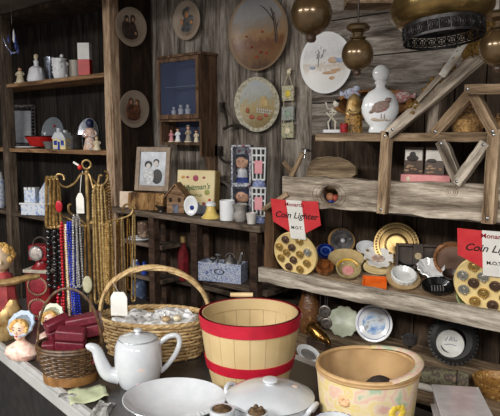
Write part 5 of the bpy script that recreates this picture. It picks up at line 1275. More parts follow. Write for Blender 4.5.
def jewel(label, dx, dy, dz, w, d, h_, rz, ry=0, rx=0):
    w, d, h_ = w*1.12, d*1.05, h_*1.15
    v = RZ(FACE) @ Vector((dx*s, dy*s, 0)); o = thing('jewelry_box', label, 'box', (p.x+v.x, p.y+v.y, p.z+dz*s), rz=FACE+rz, group='maroon jewellery boxes in the cane basket'); o.rotation_euler.x = R(rx); o.rotation_euler.y = R(ry)
    MB().box(-w*s/2, -d*s/2, 0, w*s/2, d*s/2, h_*s*.55).build('box_base', MAR, o, bevel=1.5*s); MB().box(-w*s/2, -d*s/2, h_*s*.57, w*s/2, d*s/2, h_*s).build('lid', MAR, o, bevel=2*s)
    MB().box(-w*s/2+.002, -d*s/2-.0002, h_*s*.55, w*s/2-.002, d*s/2+.0002, h_*s*.57).build('seam', mat('seam_maroon', C(84, 22, 34)), o)
jewel('maroon box standing on end at the left of the cane basket', -19, -5, 20, 12, 12, 17, 10)
jewel('maroon square box leaning at the front of the cane basket', 4, -10, 31, 25, 14, 22, 2, ry=5, rx=8)
jewel('maroon long box at the right back of the cane basket', 15, 9, 41, 30, 17, 19, 8, ry=-10)
jewel('maroon box tilted at the left back of the cane basket', -11, 10, 40, 22, 14, 18, 38, ry=-16)
jewel('maroon box lowest at the right front of the cane basket', 23, -7, 19, 10, 10, 15, -10)
# note and plastic wrap
p, s = cp(88, 396)
rnd = random.Random(2); vs = []; fs = []
for j in range(7):
    for i in range(9): vs.append(((i-4)*4.6*s, (j-3)*6*s, .002+max(0, .006*math.sin(i*1.3+j*.9))+(.012 if (i > 6 and j < 2) else 0)+rnd.uniform(0, .002)))
for j in range(6):
    for i in range(8): a = j*9+i; fs.append((a, a+1, a+10, a+9))
o = MB().add(vs, fs).build('paper_note', mat('green_note', C(184, 190, 156), C(170, 176, 142), sc=20, rough=.8), loc=p, rot=(0, 0, R(62)))
sd = o.modifiers.new('thick', 'SOLIDIFY'); sd.thickness = .0006
tag(o, 'crumpled pale green paper note lying before the cane basket', 'paper note')
p, s = cp(104, 409)
def wrap(label, px, py, w, d, h, sd):
    p, s = cp(px, py); rnd = random.Random(sd); vs = []; fs = []
    for j in range(7):
        for i in range(7):
            e = min(i, 6-i, j, 6-j); vs.append(((i-3)/3*w*s+rnd.uniform(-1, 1)*s, (j-3)/3*d*s+rnd.uniform(-1, 1)*s, (0.3 if e == 0 else rnd.uniform(.4, 1)*h)*s))
    for j in range(6):
        for i in range(6): a = j*7+i; fs.append((a, a+1, a+8, a+7))
    o = MB().add(vs, fs).build('cellophane', mat('cellophane_grey', C(166, 164, 160), C(96, 94, 92), sc=60, rough=.15, coat=.8), loc=p, rot=(0, 0, R(40)), smooth=20); tag(o, label, 'wrapper')
wrap('crumpled clear wrapper by the counter edge in front of the teapot', 103, 410, 9, 14, 7, 1)
wrap('flat clear wrapper peeking from under the cane basket foot', 68, 396, 10, 4, 2.5, 2)
# teapot
p, s = cp(139, 384)
o = thing('teapot', 'white porcelain coffee pot with faint pink roses and silver trim', 'teapot', p, rz=FACE+12)
MB().lathe([(0, 0), (18*s, 0), (19*s, 1.5*s), (21.5*s, 8*s), (23.5*s, 19*s), (23.4*s, 31*s), (22.4*s, 41*s), (20*s, 46*s), (18*s, 47*s), (0, 47*s)], 44).build('body', WHITE, o)
MB().lathe([(18.4*s, 46.6*s), (18.6*s, 48*s), (15*s, 50*s), (8*s, 51.6*s), (3*s, 52*s), (2*s, 53.5*s), (4.4*s, 55.2*s), (3.6*s, 57*s), (0, 57.5*s)], 36).build('lid', WHITE, o)
SILV = mat('silver_trim', C(186, 190, 192), C(160, 164, 166), rough=.25, metal=.6)
MB().torus((0, 0, 47.6*s), 18.7*s, .55*s, 40, 6).build('lid_trim', SILV, o)
sp = MB(); pts = spline([(-19*s, 0, 10*s), (-30*s, 0, 14*s), (-36*s, 0, 26*s), (-40*s, 0, 38*s), (-46*s, 0, 42*s), (-49*s, 0, 41*s)], 5)
n = len(pts); sp.tube(pts, [(8.5-5.6*i/(n-1))*s for i in range(n)], 14); sp.build('spout', WHITE, o, smooth=70)
MB().tube(spline([(20*s, 0, 40*s), (30*s, 0, 47*s), (39*s, 0, 47*s), (41*s, 0, 39*s), (36*s, 0, 27*s), (26*s, 0, 15*s), (20*s, 0, 11*s)], 5), 2.5*s, 10, flat=1.1).build('handle', WHITE, o, smooth=70)
rs = MB()
for (x, z, r_) in ((2, 23, 3.4), (7, 11, 2), (-2, 9, 1.6), (4, 21, 2.2), (10, 8, 1.5)):
    a = math.asin(x/23); rs.ball((0, 0, 0), (r_*s, .0008, r_*s), 10, RZ(math.degrees(a)) @ T(0, -(23.2 if z > 18 else 21.6)*s, z*s))
rs.build('rose_print', blotch('rose_print_m', [C(216, 180, 170), C(226, 206, 200), C(196, 190, 170)], 150, .15), o)
# oval serving bowl
p, s = cp(176, 427); rimz = 26
p = SZ(174.5, 397, .812); s = mp(p)*1.03; p.z = zc; hz = .06
o = thing('serving_bowl', 'large oval white porcelain serving bowl with open pointed ends', 'bowl', p, rz=FACE-16)
MB().lathe([(0, 0), (24*s, 0), (25*s, 2*s), (38*s, 9*s), (47*s, hz*.9), (51*s, hz), (50*s, hz+.5*s), (45*s, hz*.86), (36*s, 10*s), (20*s, 5*s), (0, 4.4*s)], 56, sy=.93).build('body', WHITE, o)
MB().torus((0, 0, hz), 50.6*s, .4*s, 56, 5, sy=.93).build('silver_rim', SILV, o)
pr = MB(); rnd = random.Random(6)
for i in range(9): pr.ball((rnd.uniform(24, 34)*s, rnd.uniform(-14, 8)*s, 8.6*s), (1.8*s, 1.2*s, .9*s), 7)
pr.build('printed_sprig', mat('sprig', C(190, 196, 196), C(206, 190, 180)), o)
# casserole
p = SZ(270, 393, .84); s = mp(p); p.z = zc; hz = .078
o = thing('casserole', 'round white lidded casserole with loop handles and small pink rose', 'casserole', p, rz=FACE-30)
MB().lathe([(0, 0), (30*s, 0), (32*s, 2*s), (41*s, 14*s), (43*s, hz), (41*s, hz), (39*s, 14*s), (0, 5*s)], 48).build('body', WHITE, o)
MB().lathe([(44*s, hz), (44.5*s, hz+1.5*s), (41*s, hz+4*s), (30*s, hz+9*s), (14*s, hz+12.5*s), (5*s, hz+13.4*s), (4*s, hz+15*s), (8*s, hz+17*s), (7.5*s, hz+19*s), (4*s, hz+20*s), (0, hz+20.2*s)], 48).build('lid', WHITE, o)
MB().torus((0, 0, hz+.8*s), 44.2*s, .5*s, 50, 5).build('silver_rim', SILV, o)
for sg in (-1, 1): MB().tube(spline([(sg*42*s, -9*s, 22*s), (sg*47*s, -8*s, 30*s), (sg*48.5*s, 0, 33*s), (sg*47*s, 8*s, 30*s), (sg*42*s, 9*s, 22*s)], 5), 2.6*s, 9).build('handle', WHITE, o, smooth=70)
MB().ball((20*s, 14*s, hz+10*s), (4*s, 3*s, 1.2*s), 10).build('rose_print', mat('rose_pink', C(216, 176, 164), C(200, 186, 168), sc=120), o)
# bushel basket
p, s = cp(250, 383)
o = thing('bushel_basket', 'round bushel basket of pale wooden slats with red bands', 'basket', p, rz=FACE)
rb, rt, h = 37*s, 49*s, 74*s
sl = MB(); N = 20
for i in range(N):
    a0 = 2*PI*(i+.012)/N; a1 = 2*PI*(i+.988)/N; vs = []; fs = []
    M_ = 6
    for j in range(M_+1):
        t = j/M_; rr = rb+(rt-rb)*t+2*s*math.sin(PI*t)
        for q_ in range(4):
            a = a0+(a1-a0)*q_/3
            vs += [(math.cos(a)*rr, math.sin(a)*rr, h*t), (math.cos(a)*(rr-1.3*s), math.sin(a)*(rr-1.3*s), h*t)]
    for j in range(M_):
        for q_ in range(3):
            b0 = j*8+q_*2; fs += [(b0, b0+2, b0+10, b0+8), (b0+1, b0+9, b0+11, b0+3)]
        for q_ in (0, 3): b0 = j*8+q_*2; fs.append((b0, b0+8, b0+9, b0+1))
    for b0 in (0, M_*8): fs += [(b0+2*k, b0+2*k+1, b0+2*k+3, b0+2*k+2) for k in range(3)]
    sl.add(vs, fs)
sl.build('slat_wall', SLATW, o, smooth=50)
MB().lathe([(0, .001), (rb*.98, .001), (rb*.98, .006), (0, .006)], 30).build('bottom', W_PALE, o)
BRED = mat('red_band', C(190, 22, 48), C(168, 16, 40), sc=20, rough=.55)
def hoop(name, t, w, off, m, th=1.1):
    r_ = lambda q: rb+(rt-rb)*q+2*s*math.sin(PI*q)+off*s
    z0, z1 = (t-w/2), (t+w/2)
    MB().lathe([(r_(z0), h*z0), (r_(z0)+th*s, h*z0), (r_(z1)+th*s, h*z1), (r_(z1), h*z1), (r_(z0), h*z0)], 60).build(name, m, o)
hoop('top_band', .915, .17, .15, BRED, 1.3); hoop('lower_band', .36, .13, .15, BRED)
hoop('inner_hoop', .92, .15, -2.8, SLATW, 1.2); hoop('rim_band', .985, .03, -1.4, BRED, 2.4)
stp = MB()
for i in range(20): a = 2*PI*(i+.5)/20; stp.cbox((0, 0, 0), (.4*s, 2.6*s, 1*s), T(math.cos(a)*(rt-3*s), math.sin(a)*(rt-3*s), h*.93) @ RZ(math.degrees(a)))
stp.build('staple', mat('staple_grey', C(150, 130, 100), C(110, 92, 70)), o)
MB().tube([(math.cos(R(a))*(rt+2.2*s), math.sin(R(a))*(rt+2.2*s), h*.93+(4*s if 20 < a < 160 else 1*s)) for a in range(-8, 190, 6)], .55*s, 6).build('wire_bail', STEEL, o)
MB().lathe([(0, -12*s), (2.4*s, -12*s), (2.6*s, 0), (2.4*s, 12*s), (0, 12*s)], 16, T(-9*s, rt+1.5*s, h*.93+8*s) @ RY(90)).build('handle_grip', mat('grip_wood', C(232, 206, 160), C(214, 184, 134), rough=.5), o)
# salt and pepper / covered cups
def cup(label, px, py, z, rr, top):
    q = SZ(px, py, z); s = mp(q); q.z = zc; hh = z-zc; o = thing('covered_cup', label, 'cup', q, rz=FACE)
    MB().lathe([(0, 0), (rr*.7*s, 0), (rr*.95*s, .3*hh), (rr*s, hh), (rr*.84*s, hh), (rr*.8*s, .7*hh), (0, .65*hh)], 30).build('body', WHITE, o)
    BRN = mat('brown_nut', C(104, 80, 52), C(62, 46, 30), sc=70, rough=.6, bump=.3)
    if top: MB().lathe([(0, .75*hh), (rr*.8*s, .8*hh), (rr*.72*s, hh+.5*s), (rr*.3*s, hh+2.4*s), (rr*.16*s, hh+4*s), (0, hh+4.4*s)], 24).build('brown_top', BRN, o)
    else:
        m = MB().ball((0, 0, hh), (rr*.8*s, rr*.7*s, 4*s), 14)
        for dx, dz in ((-5, 3), (-1, 6), (4, 4), (1, 3)): m.ball((dx*s, -1*s, hh+dz*s), 2.7*s, 8)
        m.build('brown_top', BRN, o)
cup('little white cup with round brown top between bowl and casserole', 222, 408.5, .853, 12.5, True)
cup('little white cup with knobbly brown top before the casserole', 257, 412, .862, 11, False)
q = SZ(335, 421, .855); s = mp(q); q.z = zc
o = thing('striped_bowl', 'white bowl with blue striped rim at the bottom edge before the floral basket', 'bowl', q)
hh = .855-zc
MB().lathe([(0, 0), (13*s, 0), (19*s, .5*hh), (21*s, hh), (20*s, hh), (18*s, .5*hh), (0, .2*hh)], 36).build('body', WHITE, o)
bl = MB()
for i in range(18): a = 2*PI*i/18; bl.cbox((0, 0, 0), (.6*s, 4*s, 5*s), T(math.cos(a)*20.6*s, math.sin(a)*20.6*s, hh-2.3*s) @ RZ(math.degrees(a)))
bl.build('blue_stripes', BLUE, o)
# floral basket
p, s = cp(366, 428)
o = thing('floral_basket', 'round sewing basket covered in flowered fabric with tan lining', 'basket', p, rz=FACE)
FLO = blotch('floral_fabric', [C(160, 178, 150), C(208, 194, 166), C(212, 170, 152), C(212, 196, 166), C(210, 188, 122), C(208, 190, 162), C(196, 156, 142)], 15, .85)
rb, rt, h = 43*s, 50*s, 66*s
MB().lathe([(0, 0), (rb, 0), (rb*1.02, 2*s), (rb+(rt-rb)*.5, h*.45), (rt*.99, h*.9), (rt*.985, h*.95)], 52, rip=lambda a, z: .008*math.sin(15*a)).build('fabric_cover', FLO, o)
LIN = mat('tan_lining', C(186, 152, 108), C(162, 128, 86), sc=12, rough=.85)
MB().lathe([(rt*.97, h*.95), (rt*1.0, h*.96), (rt*1.0, h), (rt*.95, h), (rt*.93, h*.8), (rb*.9, h*.3), (0, h*.26)], 60, rip=lambda a, z: (.035*math.sin(11*a+z*60)*(.2 if z > h*.85 else 1))).build('lining', LIN, o)
MB().torus((0, 0, h), rt*.975, 2.2*s, 54, 8).build('rim_hoop', mat('hoop_wood', C(196, 160, 112), C(170, 132, 86), sc=30, rough=.5), o)
MB().torus((0, 0, h*.95), rt*.995, 1.2*s, 54, 6).build('piping', LIN, o)
MB().tube([(math.cos(R(a))*rt*.99, math.sin(R(a))*rt*.95, h+1*s+max(0, math.sin(R((a+75)/150*180)))*5*s) for a in range(-75, 76, 5)], 4.2*s, 8, flat=.45).build('strap', FLO, o)
fl = MB()
for (x, z, r_, k) in ((22, 34, 9, 0), (-33, 40, 6, 1), (-8, 26, 7, 0)):
    pass
for (x, z, r_, mm) in ((21, 36, 10, mat('yellow_petal', C(230, 204, 80), C(214, 182, 60))), (-16, 24, 6, mat('mint_petal', C(170, 196, 172), C(150, 180, 160))), (-30, 46, 6, mat('peach_petal', C(230, 186, 140), C(220, 166, 124)))):
    f = MB(); a = math.asin(x/50)
    for k in range(9): b = 2*PI*k/9; f.ball((math.cos(b)*r_*.6*s, 0, math.sin(b)*r_*.6*s), (r_*.4*s, .0035, r_*.4*s), 8, RZ(math.degrees(a)) @ T(0, -(rb+(rt-rb)*z*s/h+.4*s), z*s))
    f.build('printed_flower', mm, o)
bx = Vector(p)+Vector((0, 0, h*.27+.001))
def inb(dx, dy, dz=0): v = RZ(FACE) @ Vector((dx*s, dy*s, 0)); return (bx.x+v.x, bx.y+v.y, bx.z+dz*s)
o = thing('dark_ball', 'dark brown yarn ball inside the floral basket', 'ball', inb(14, 4)); MB().ball((0, 0, 17*s), 17*s, 20).build('yarn', mat('dark_yarn', C(62, 50, 44), C(40, 32, 28), sc=80, rough=.8), o)
o = thing('flower_brooch', 'cluster of small red flower beads inside the floral basket', 'brooch', inb(-20, 6)); mb = MB(); rnd = random.Random(9)
for i in range(14): mb.ball((rnd.uniform(-8, 8)*s, rnd.uniform(-8, 8)*s, rnd.uniform(12, 18)*s), 1.9*s, 7)
mb.lathe([(0, 0), (9*s, 0), (7*s, 14*s), (0, 14*s)], 12); mb.build('beads', blotch('red_flower_beads', [C(176, 50, 56), C(206, 150, 110), C(150, 40, 50)], 120, .5), o)
o = thing('brass_chain', 'coil of brass chain inside the floral basket beside the dark ball', 'chain', inb(-3, -6)); mb = MB()
for k in range(5): mb.torus((rnd.uniform(-3, 3)*s, rnd.uniform(-3, 3)*s, (2+3*k)*s), (8-k*.8)*s, 1.5*s, 20, 6)
mb.build('links', GOLD, o)
# acrylic boxes
zt = .90
bl_, br_ = SZ(432, 384, zt), SZ(478, 387, zt)
fl_ = SZ(449, 422, zt)
ax = (br_-bl_); wid = ax.length; ang = math.degrees(math.atan2(ax.y, ax.x)); s = mp(bl_)
nrm = Vector((ax.y, -ax.x, 0)).normalized(); lng = .19
cen = (bl_+br_)/2+nrm*lng/2
FROST = mat('frosted_acrylic', C(158, 152, 150), C(138, 132, 130), sc=16, rough=.2)
hz = (zt-zc)/3
for k, lab in enumerate(('bottom clear acrylic tray in the stack of three at the right', 'middle clear acrylic tray in the stack of three at the right', 'top clear acrylic tray in the stack of three at the right')):
    o = thing('acrylic_tray', lab, 'acrylic tray', (cen.x, cen.y, zc+k*hz), rz=ang, group='stacked acrylic trays')
    w2, l2, t = wid/2, lng/2, .003; q = hz-.001; iw = .006
    MB().prism([(-w2+iw, 0), (w2-iw, 0), (w2, q-.003), (-w2, q-.003)], -l2, l2).build('tray_body', FROST, o, bevel=.002)
    MB().box(-w2-.002, -l2-.002, q-.004, w2+.002, l2+.002, q).build('lid_edge', mat('acrylic_edge', C(176, 170, 168), C(160, 154, 152), sc=30, rough=.16), o, bevel=.001)
# head vases
def bust(label, px, py, hpx, hatm, rz):
    p, s0 = cp(px, py); s = hpx*s0/44; o = thing('lady_head_vase', label, 'bust', p, rz=rz)
    SH = blotch('bust_dress', [C(226, 178, 160), C(232, 206, 190), C(206, 150, 132)], 40, .35)
    MB().lathe([(0, 0), (9*s, 0), (12*s, 1*s), (15.5*s, 6*s), (13.5*s, 11*s), (7*s, 15*s), (4*s, 17*s), (0, 18*s)], 30, sy=.66).build('shoulders', SH, o)
    hd = MB().lathe([(0, 14*s), (3.6*s, 15*s), (3.4*s, 20*s), (0, 24*s)], 16); hd.ball((0, -.6*s, 27*s), (6.8*s, 6.6*s, 8.6*s), 20); hd.ball((0, -7*s, 25.8*s), (1*s, 1.3*s, 1.8*s), 8); hd.ball((0, -4*s, 21.5*s), (3.6*s, 3*s, 3*s), 10)
    hd.build('face', mat('porcelain_skin', C(240, 208, 182), C(232, 190, 164), rough=.3), o)
    for x in (-2.7, 2.7):
        MB().ball((x*s, -6.6*s, 28.2*s), (1.2*s, .6*s, .6*s), 8).build('eye', mat('eye_dark', C(60, 60, 76)), o); MB().ball((x*s, -6.5*s, 30.2*s), (1.5*s, .5*s, .3*s), 8).build('eyebrow', HAIRB, o)
    MB().ball((0, -6.8*s, 22.6*s), (1.5*s, .7*s, .7*s), 8).build('lips', RED, o)
    hr = MB(); rnd = random.Random(int(px))
    for i in range(26):
        a = PI*(i/25)*1.16-.25; hr.ball((math.cos(a)*7.2*s, -2.4*s+rnd.uniform(-1, 1)*s, (27.6+math.sin(a)*7.4)*s), rnd.uniform(1.6, 2.4)*s, 7)
    hr.ball((0, 2*s, 28*s), (7.2*s, 6*s, 8*s), 12); hr.build('hair', BLONDE, o)
    bn = MB()
    bn.lathe([(9.2*s, 0), (13*s, 1.5*s), (13.6*s, .2*s), (10*s, -2.5*s), (9*s, -7*s), (5*s, -11*s), (0, -12*s), (0, -10*s), (4.5*s, -9.5*s), (8*s, -6*s), (9.2*s, 0)], 34, T(0, 1.6*s, 31.4*s) @ RX(52) @ SCL(.92, .92, 1), rip=lambda a, z: .045*math.sin(11*a))
    bn.build('bonnet', hatm, o)
    return o
bust('front porcelain lady head vase with pale blue bonnet and pink shoulders', 22, 359, 50, mat('pale_blue_bonnet', C(186, 200, 216), C(160, 178, 200), rough=.35), 30)
bust('second porcelain lady head vase half hidden behind the cane basket', 52, 346, 44, mat('pale_cream_bonnet', C(214, 216, 196), C(190, 198, 178), rough=.35), 38)
# angel figure
p, s = cp(4, 334); s *= 1.04
o = thing('cherub_statue', 'cherub statue in red robe with curly blond hair at the left edge', 'statue', p, rz=62)
rnd = random.Random(14)
RB = mat('dusty_red_robe', C(170, 66, 66), C(128, 42, 46), sc=20, rough=.55)
bd = MB().lathe([(0, 12*s), (17*s, 12*s), (16*s, 20*s), (13*s, 36*s), (12*s, 50*s), (10*s, 58*s), (4*s, 63*s), (0, 64*s)], 26, sy=.8, rip=lambda a, z: .06*math.sin(9*a))
bd.build('robe', RB, o)
MB().lathe([(0, 0), (22*s, 0), (23*s, 6*s), (19*s, 13*s), (0, 15*s)], 30, rip=lambda a, z: .07*math.sin(7*a+z*60)).build('gilded_base', GOLDP, o)
kn_ = MB()
for (x, y, z, w_, h_, t_) in ((7, -11, 12, 9, 24, 8), (13, -7, 13, 8, 20, -14), (1, -12, 12, 8, 18, 16)):
    kn_.lathe([(0, 0), (w_*.75*s, 0), (w_*s, h_*.3*s), (w_*.8*s, h_*.7*s), (w_*.35*s, h_*s), (0, h_*s)], 22, T(x*s, y*s, z*s) @ RY(t_), sy=.6, rip=lambda a, z: .13*math.sin(6*a+z*90))
kn_.build('gilded_drapery', GOLDP, o)
hd = MB().ball((0, -1*s, 74*s), (11.5*s, 11.5*s, 12.5*s), 18); hd.ball((1*s, -12*s, 72*s), (2*s, 2.4*s, 2.4*s), 8); hd.tube([(0, 0, 58*s), (0, 0, 68*s)], 5*s, 10)
hd.build('head', mat('aged_ivory', C(206, 184, 156), C(176, 150, 120), sc=30, rough=.45), o)
hr = MB()
for i in range(70):
    a = rnd.random()*2*PI; b = rnd.uniform(.05, 1.0)*PI/2*1.25; x, y, z = math.sin(b)*math.cos(a), math.sin(b)*math.sin(a), math.cos(b)
    if y < -.72 and z < .55: continue
    hr.ball((x*11.5*s, (y*11.5)*s, (75+z*11.5)*s), rnd.uniform(2, 3.4)*s, 7)
hr.build('curls', BLONDE, o)
MB().tube(spline([(-2*s, -8*s, 52*s), (10*s, -10*s, 53*s), (22*s, -8*s, 55*s), (30*s, -6*s, 55*s), (34*s, -5*s, 55.5*s)], 5), [5*s]*8+[4.4*s]*6+[4*s]*4+[3*s]*3, 10, flat=.7).build('wing', mat('gilded_wing', C(170, 140, 92), C(116, 88, 52), sc=40, rough=.45), o)
# red lantern boxes
p, s = cp(44, 318); s *= .92
o = thing('red_lantern_box', 'tall red lacquer keepsake tower with oval beaded panels', 'keepsake box', p, rz=FACE-12)
LAC = mat('red_lacquer_box', C(150, 34, 40), C(104, 20, 28), sc=24, rough=.3)
MB().box(-14*s, -10*s, 0, 14*s, 10*s, 52*s).build('lower_box', LAC, o, bevel=.003)
MB().box(-16*s, -11.5*s, 52*s, 16*s, 11.5*s, 55.5*s).build('shelf_top', mat('dull_ivory', C(206, 196, 178), C(176, 164, 146), rough=.5), o, bevel=.002)
MB().lathe([(0, 55.5*s), (12*s, 55.5*s), (7*s, 60*s), (6*s, 63*s), (10*s, 65*s), (0, 65*s)], 24, sy=.8).build('neck', LAC, o)
MB().box(-10.5*s, -8*s, 65*s, 10.5*s, 8*s, 81*s).build('upper_box', LAC, o, bevel=.004)
MB().tube([(math.cos(R(a))*9*s, 0, 81*s+math.sin(R(a))*8*s) for a in range(0, 181, 12)], 1.2*s, 6).build('carry_handle', IRON, o)
for z in (14, 38):
    f = MB()
    for i in range(30): a = 2*PI*i/30; f.ball((math.cos(a)*11*s, -10.4*s, (z+math.sin(a)*9.5)*s), 1.1*s, 6)
    f.build('beaded_oval', mat('bead_trim', C(196, 170, 140), C(150, 120, 96)), o); MB().ball((0, -10*s, z*s), (9.8*s, .003, 8.4*s), 18).build('oval_panel', mat('oval_red', C(168, 52, 62), C(140, 36, 48), sc=90), o)
MB().ball((-1*s, -8.4*s, 73*s), (7.4*s, .006, 6.8*s), 18).build('glass_disc', mat('lantern_glass', C(190, 180, 172), C(150, 140, 134), sc=60, rough=.15, coat=.5), o)
MB().torus((-1*s, -8.6*s, 73*s), 7.4*s, 1*s, 26, 6, M=T(-1*s, -8.6*s, 73*s) @ RX(90) @ T(1*s, 8.6*s, -73*s)).build('disc_rim', STEEL, o)
# ------------------------------------------------------------------ necklace stand
p = SZ(92, 334, zc); s = mp(p)
st = thing('necklace_stand', 'tall gold necklace stand with curled arms and white paper tag', 'jewellery stand', p, rz=FACE)
def zpx(py): return SD(89, py, dep(p)).z-zc          # height above the counter of a picture row
def xpx(px): return (px-87)*s
MB().lathe([(0, 0), (24*s, 0), (24*s, 1.5*s), (8*s, 4*s), (3*s, 8*s), (0, 8*s)], 30).build('base', GOLDP, st)
MB().tube([(0, 0, 3*s), (0, 0, zpx(172))], 1.9*s, 10).build('pole', GOLDP, st)
MB().torus((0, 0, 0), 4.2*s, .95*s, 24, 8, T(0, 0, zpx(163.5)) @ RX(90)).build('top_ring', GOLDP, st)
MB().ball((0, 0, zpx(171)), 2.4*s, 10).build('ring_base', GOLDP, st)
def arm(pts, y=0, r=1.05):
    n = len(pts); MB().tube(spline([(xpx(a), y*s*i/(n-1), zpx(b)) for i, (a, b) in enumerate(pts)], 6), r*s, 7).build('arm', GOLDP, st)
arm([(87, 173), (82, 173), (76, 181), (69, 185), (63, 183), (59, 176), (62, 172.5), (67, 174), (68, 178)], -10)
arm([(87, 173), (90, 174), (93, 184), (95, 187), (99, 181), (101, 174), (104, 174)], -8)
arm([(87, 173), (91, 177), (97, 184), (102, 183), (105, 177), (104, 172), (101, 171)], 14)
arm([(87, 226), (82, 219), (76, 214), (71, 209), (71, 203), (74, 201)], -12)
arm([(87, 226), (78, 222), (66, 216), (56, 212), (51, 206), (55, 202)], 4)
arm([(87, 220), (105, 219), (118, 217), (128, 213), (130, 207), (124, 203), (120, 207), (121, 211)], 6)
arm([(87, 222), (96, 220), (108, 222), (112, 216)], -12)
MB().prism([(xpx(77), zpx(211)), (xpx(84.5), zpx(211)), (xpx(84.5), zpx(196)), (xpx(82.5), zpx(191)), (xpx(79.5), zpx(191)), (xpx(77), zpx(196))], -4.4*s, -4*s).build('price_tag', PAPER, st)
MB().tube([(xpx(81), -4.2*s, zpx(192)), (xpx(82), -2*s, zpx(176)), (xpx(83), 0, zpx(170))], .35*s, 5).build('tag_string', PAPER, st)
MB().ball((xpx(81), -2*s, zpx(166)), (2.4*s, 2*s, 2.6*s), 10).build('red_bow', RED, st)
MB().tube([(xpx(75), -2*s, zpx(161)), (xpx(81), -2*s, zpx(165))], 1.1*s, 6).build('white_ribbon', PAPER, st)
CAMX = RZ(FACE)
def strand(label, px, y0, y1, w, m, r, mode='bead', yoff=0, pend=None, pitch=2.05, n=1, cat='necklace', name='necklace', pm=None, px2=None):
    """one necklace: a closed loop hanging from an arm"""
    z0, z1 = zpx(y0), zpx(y1); x = xpx(px)
    o0 = Vector((x, yoff*s, z0)); wd = w*s/2; dx = xpx(px2)-x if px2 else 0
    loc = p+(CAMX @ Vector((o0.x, o0.y, 0)))+Vector((0, 0, z0))
    o = thing(name, label, cat, loc, rz=FACE); L_ = z0-z1; mb = MB(); rnd = random.Random(int(px*7+y0))
    for q in range(n):
        jx = (q-(n-1)/2)*w*s*.55; jy = rnd.uniform(-1.5, 1.5)*s; pts = []
        N = 40
        for i in range(N):
            t = i/N
            if t < .45: f = t/.45; a = (-wd*(.35+.65*f), -f*L_*.96)
            elif t < .55: f = (t-.45)/.1; a = (-wd*math.cos(PI*f), -L_*.96-math.sin(PI*f)*L_*.04)
            else: f = (1-t)/.45; a = (wd*(.35+.65*f), -f*L_*.96)
            if t == 0: a = (0, .6*s)
            pts.append(Vector((a[0]+jx+dx*(-a[1]/L_), jy+(1.2*s if t > .5 else -1.2*s), a[1])))
        if mode == 'bead':
            # resample to beads
            d = 0; acc = 0; step = r*s*pitch
            for i in range(N):
                A, B = pts[i], pts[(i+1) % N]; sg = (B-A).length
                while acc <= sg: mb.ball(A.lerp(B, acc/max(sg, 1e-6)), r*s*rnd.uniform(.9, 1.08), 7); acc += step
                acc -= sg
        else:
            rr = []
            P2 = []
            for i in range(N):
                for k in range(4): P2.append(pts[i].lerp(pts[(i+1) % N], k/4)); rr.append(r*s*(1.15 if (i*4+k) % 2 else .6))
            mb.tube(P2, rr, 6, True)
    mb.build('beads' if mode == 'bead' else 'chain', m, o, smooth=60)
    if pend:
        pm = pm or GOLD; h = pend*s
        MB().ball((dx, -2.4*s, -L_-h*.85), (h*.55, .004, h), 16).build('pendant', pm, o); MB().torus((dx, -1.6*s, -L_), 1.2*s, .4*s, 10, 5).build('bail', GOLD, o)
    return o
BLK = mat('black_bead', C(30, 28, 30), C(16, 15, 16), rough=.15, coat=.5); RDB = mat('red_bead', C(196, 34, 50), C(160, 22, 36), rough=.25); PRL = mat('pearl', C(232, 222, 204), C(214, 202, 180), rough=.25)
BLB = mat('blue_bead', C(36, 60, 190), C(24, 40, 140), rough=.2); CRY = mat('grey_crystal', C(190, 188, 186), C(120, 118, 118), sc=200, rough=.1, coat=.5); COP = mat('old_gold', C(176, 132, 66), C(112, 78, 34), sc=120, rough=.4, metal=.6)
strand('thick gold braided necklace hanging highest at the left of the stand', 56, 175, 224, 6, GOLD, 1.7, 'chain', -9, n=3)
strand('red tassel necklace hanging inside the top left arm', 62.5, 184, 198, 2.5, GOLD, .5, 'chain', -9, pend=6, pm=RDB)
strand('large black bead necklace farthest left on the stand', 51, 206, 284, 7, BLK, 2.9, 'bead', -3)
strand('large black bead necklace second from left beside the red beads', 57.5, 212, 292, 6, BLK, 2.7, 'bead', -5)
strand('red bead necklace between the black and gold strands', 64, 220, 312, 5, RDB, 1.5, 'bead', -9, px2=66)
strand('pink red short bead necklace low behind the cane basket handle', 58, 285, 326, 5, RDB, 1.7, 'bead', -6)
strand('thin gold bead necklace right of the red beads', 67.5, 222, 308, 3, GOLD, 1.1, 'bead', -10, px2=69)
strand('cream pearl necklace left of the blue beads', 69.5, 222, 314, 4, PRL, 1.1, 'bead', -12, px2=72)
strand('bright blue bead necklace in many strands on the stand', 72.5, 219, 318, 4, BLB, 1.25, 'bead', -13, n=2, px2=77)
strand('silver grey crystal necklace right of the blue beads', 79, 212, 282, 5, CRY, 1.2, 'bead', -13, n=2)
strand('dark grey bead necklace against the stand pole', 84, 225, 296, 4, mat('grey_dark_bead', C(96, 92, 88), C(60, 57, 54), rough=.25), 1.3, 'bead', -8)
strand('gold chain necklace with pale oval stone pendant', 88, 222, 272, 4, COP, .7, 'chain', -12, pend=8.5, pm=mat('pale_stone', C(190, 186, 156), C(170, 164, 132), sc=60, rough=.4))
strand('thick gold rope necklace hanging from the top right arm', 99.5, 183, 292, 6, GOLD, 1.5, 'chain', -4, n=3, px2=103)
strand('gold bead necklace hanging from the top right arm behind the rope', 104, 176, 262, 4, COP, 1.5, 'bead', 11, px2=106)
strand('old gold chain left of the top right rope necklace', 95, 188, 300, 4, GOLD, 1.4, 'chain', -6)
strand('flat gold link necklace from the lower right arm nearest the pole', 109, 218, 300, 5, GOLD, 1.9, 'chain', -10, n=2)
strand('fine gold chain in the middle of the lower right arm', 115, 219, 296, 4, COP, 1.3, 'chain', 3)
strand('gold bead necklace in the middle of the lower right arm', 119.5, 218, 300, 3.5, GOLD, 1.0, 'bead', 4)
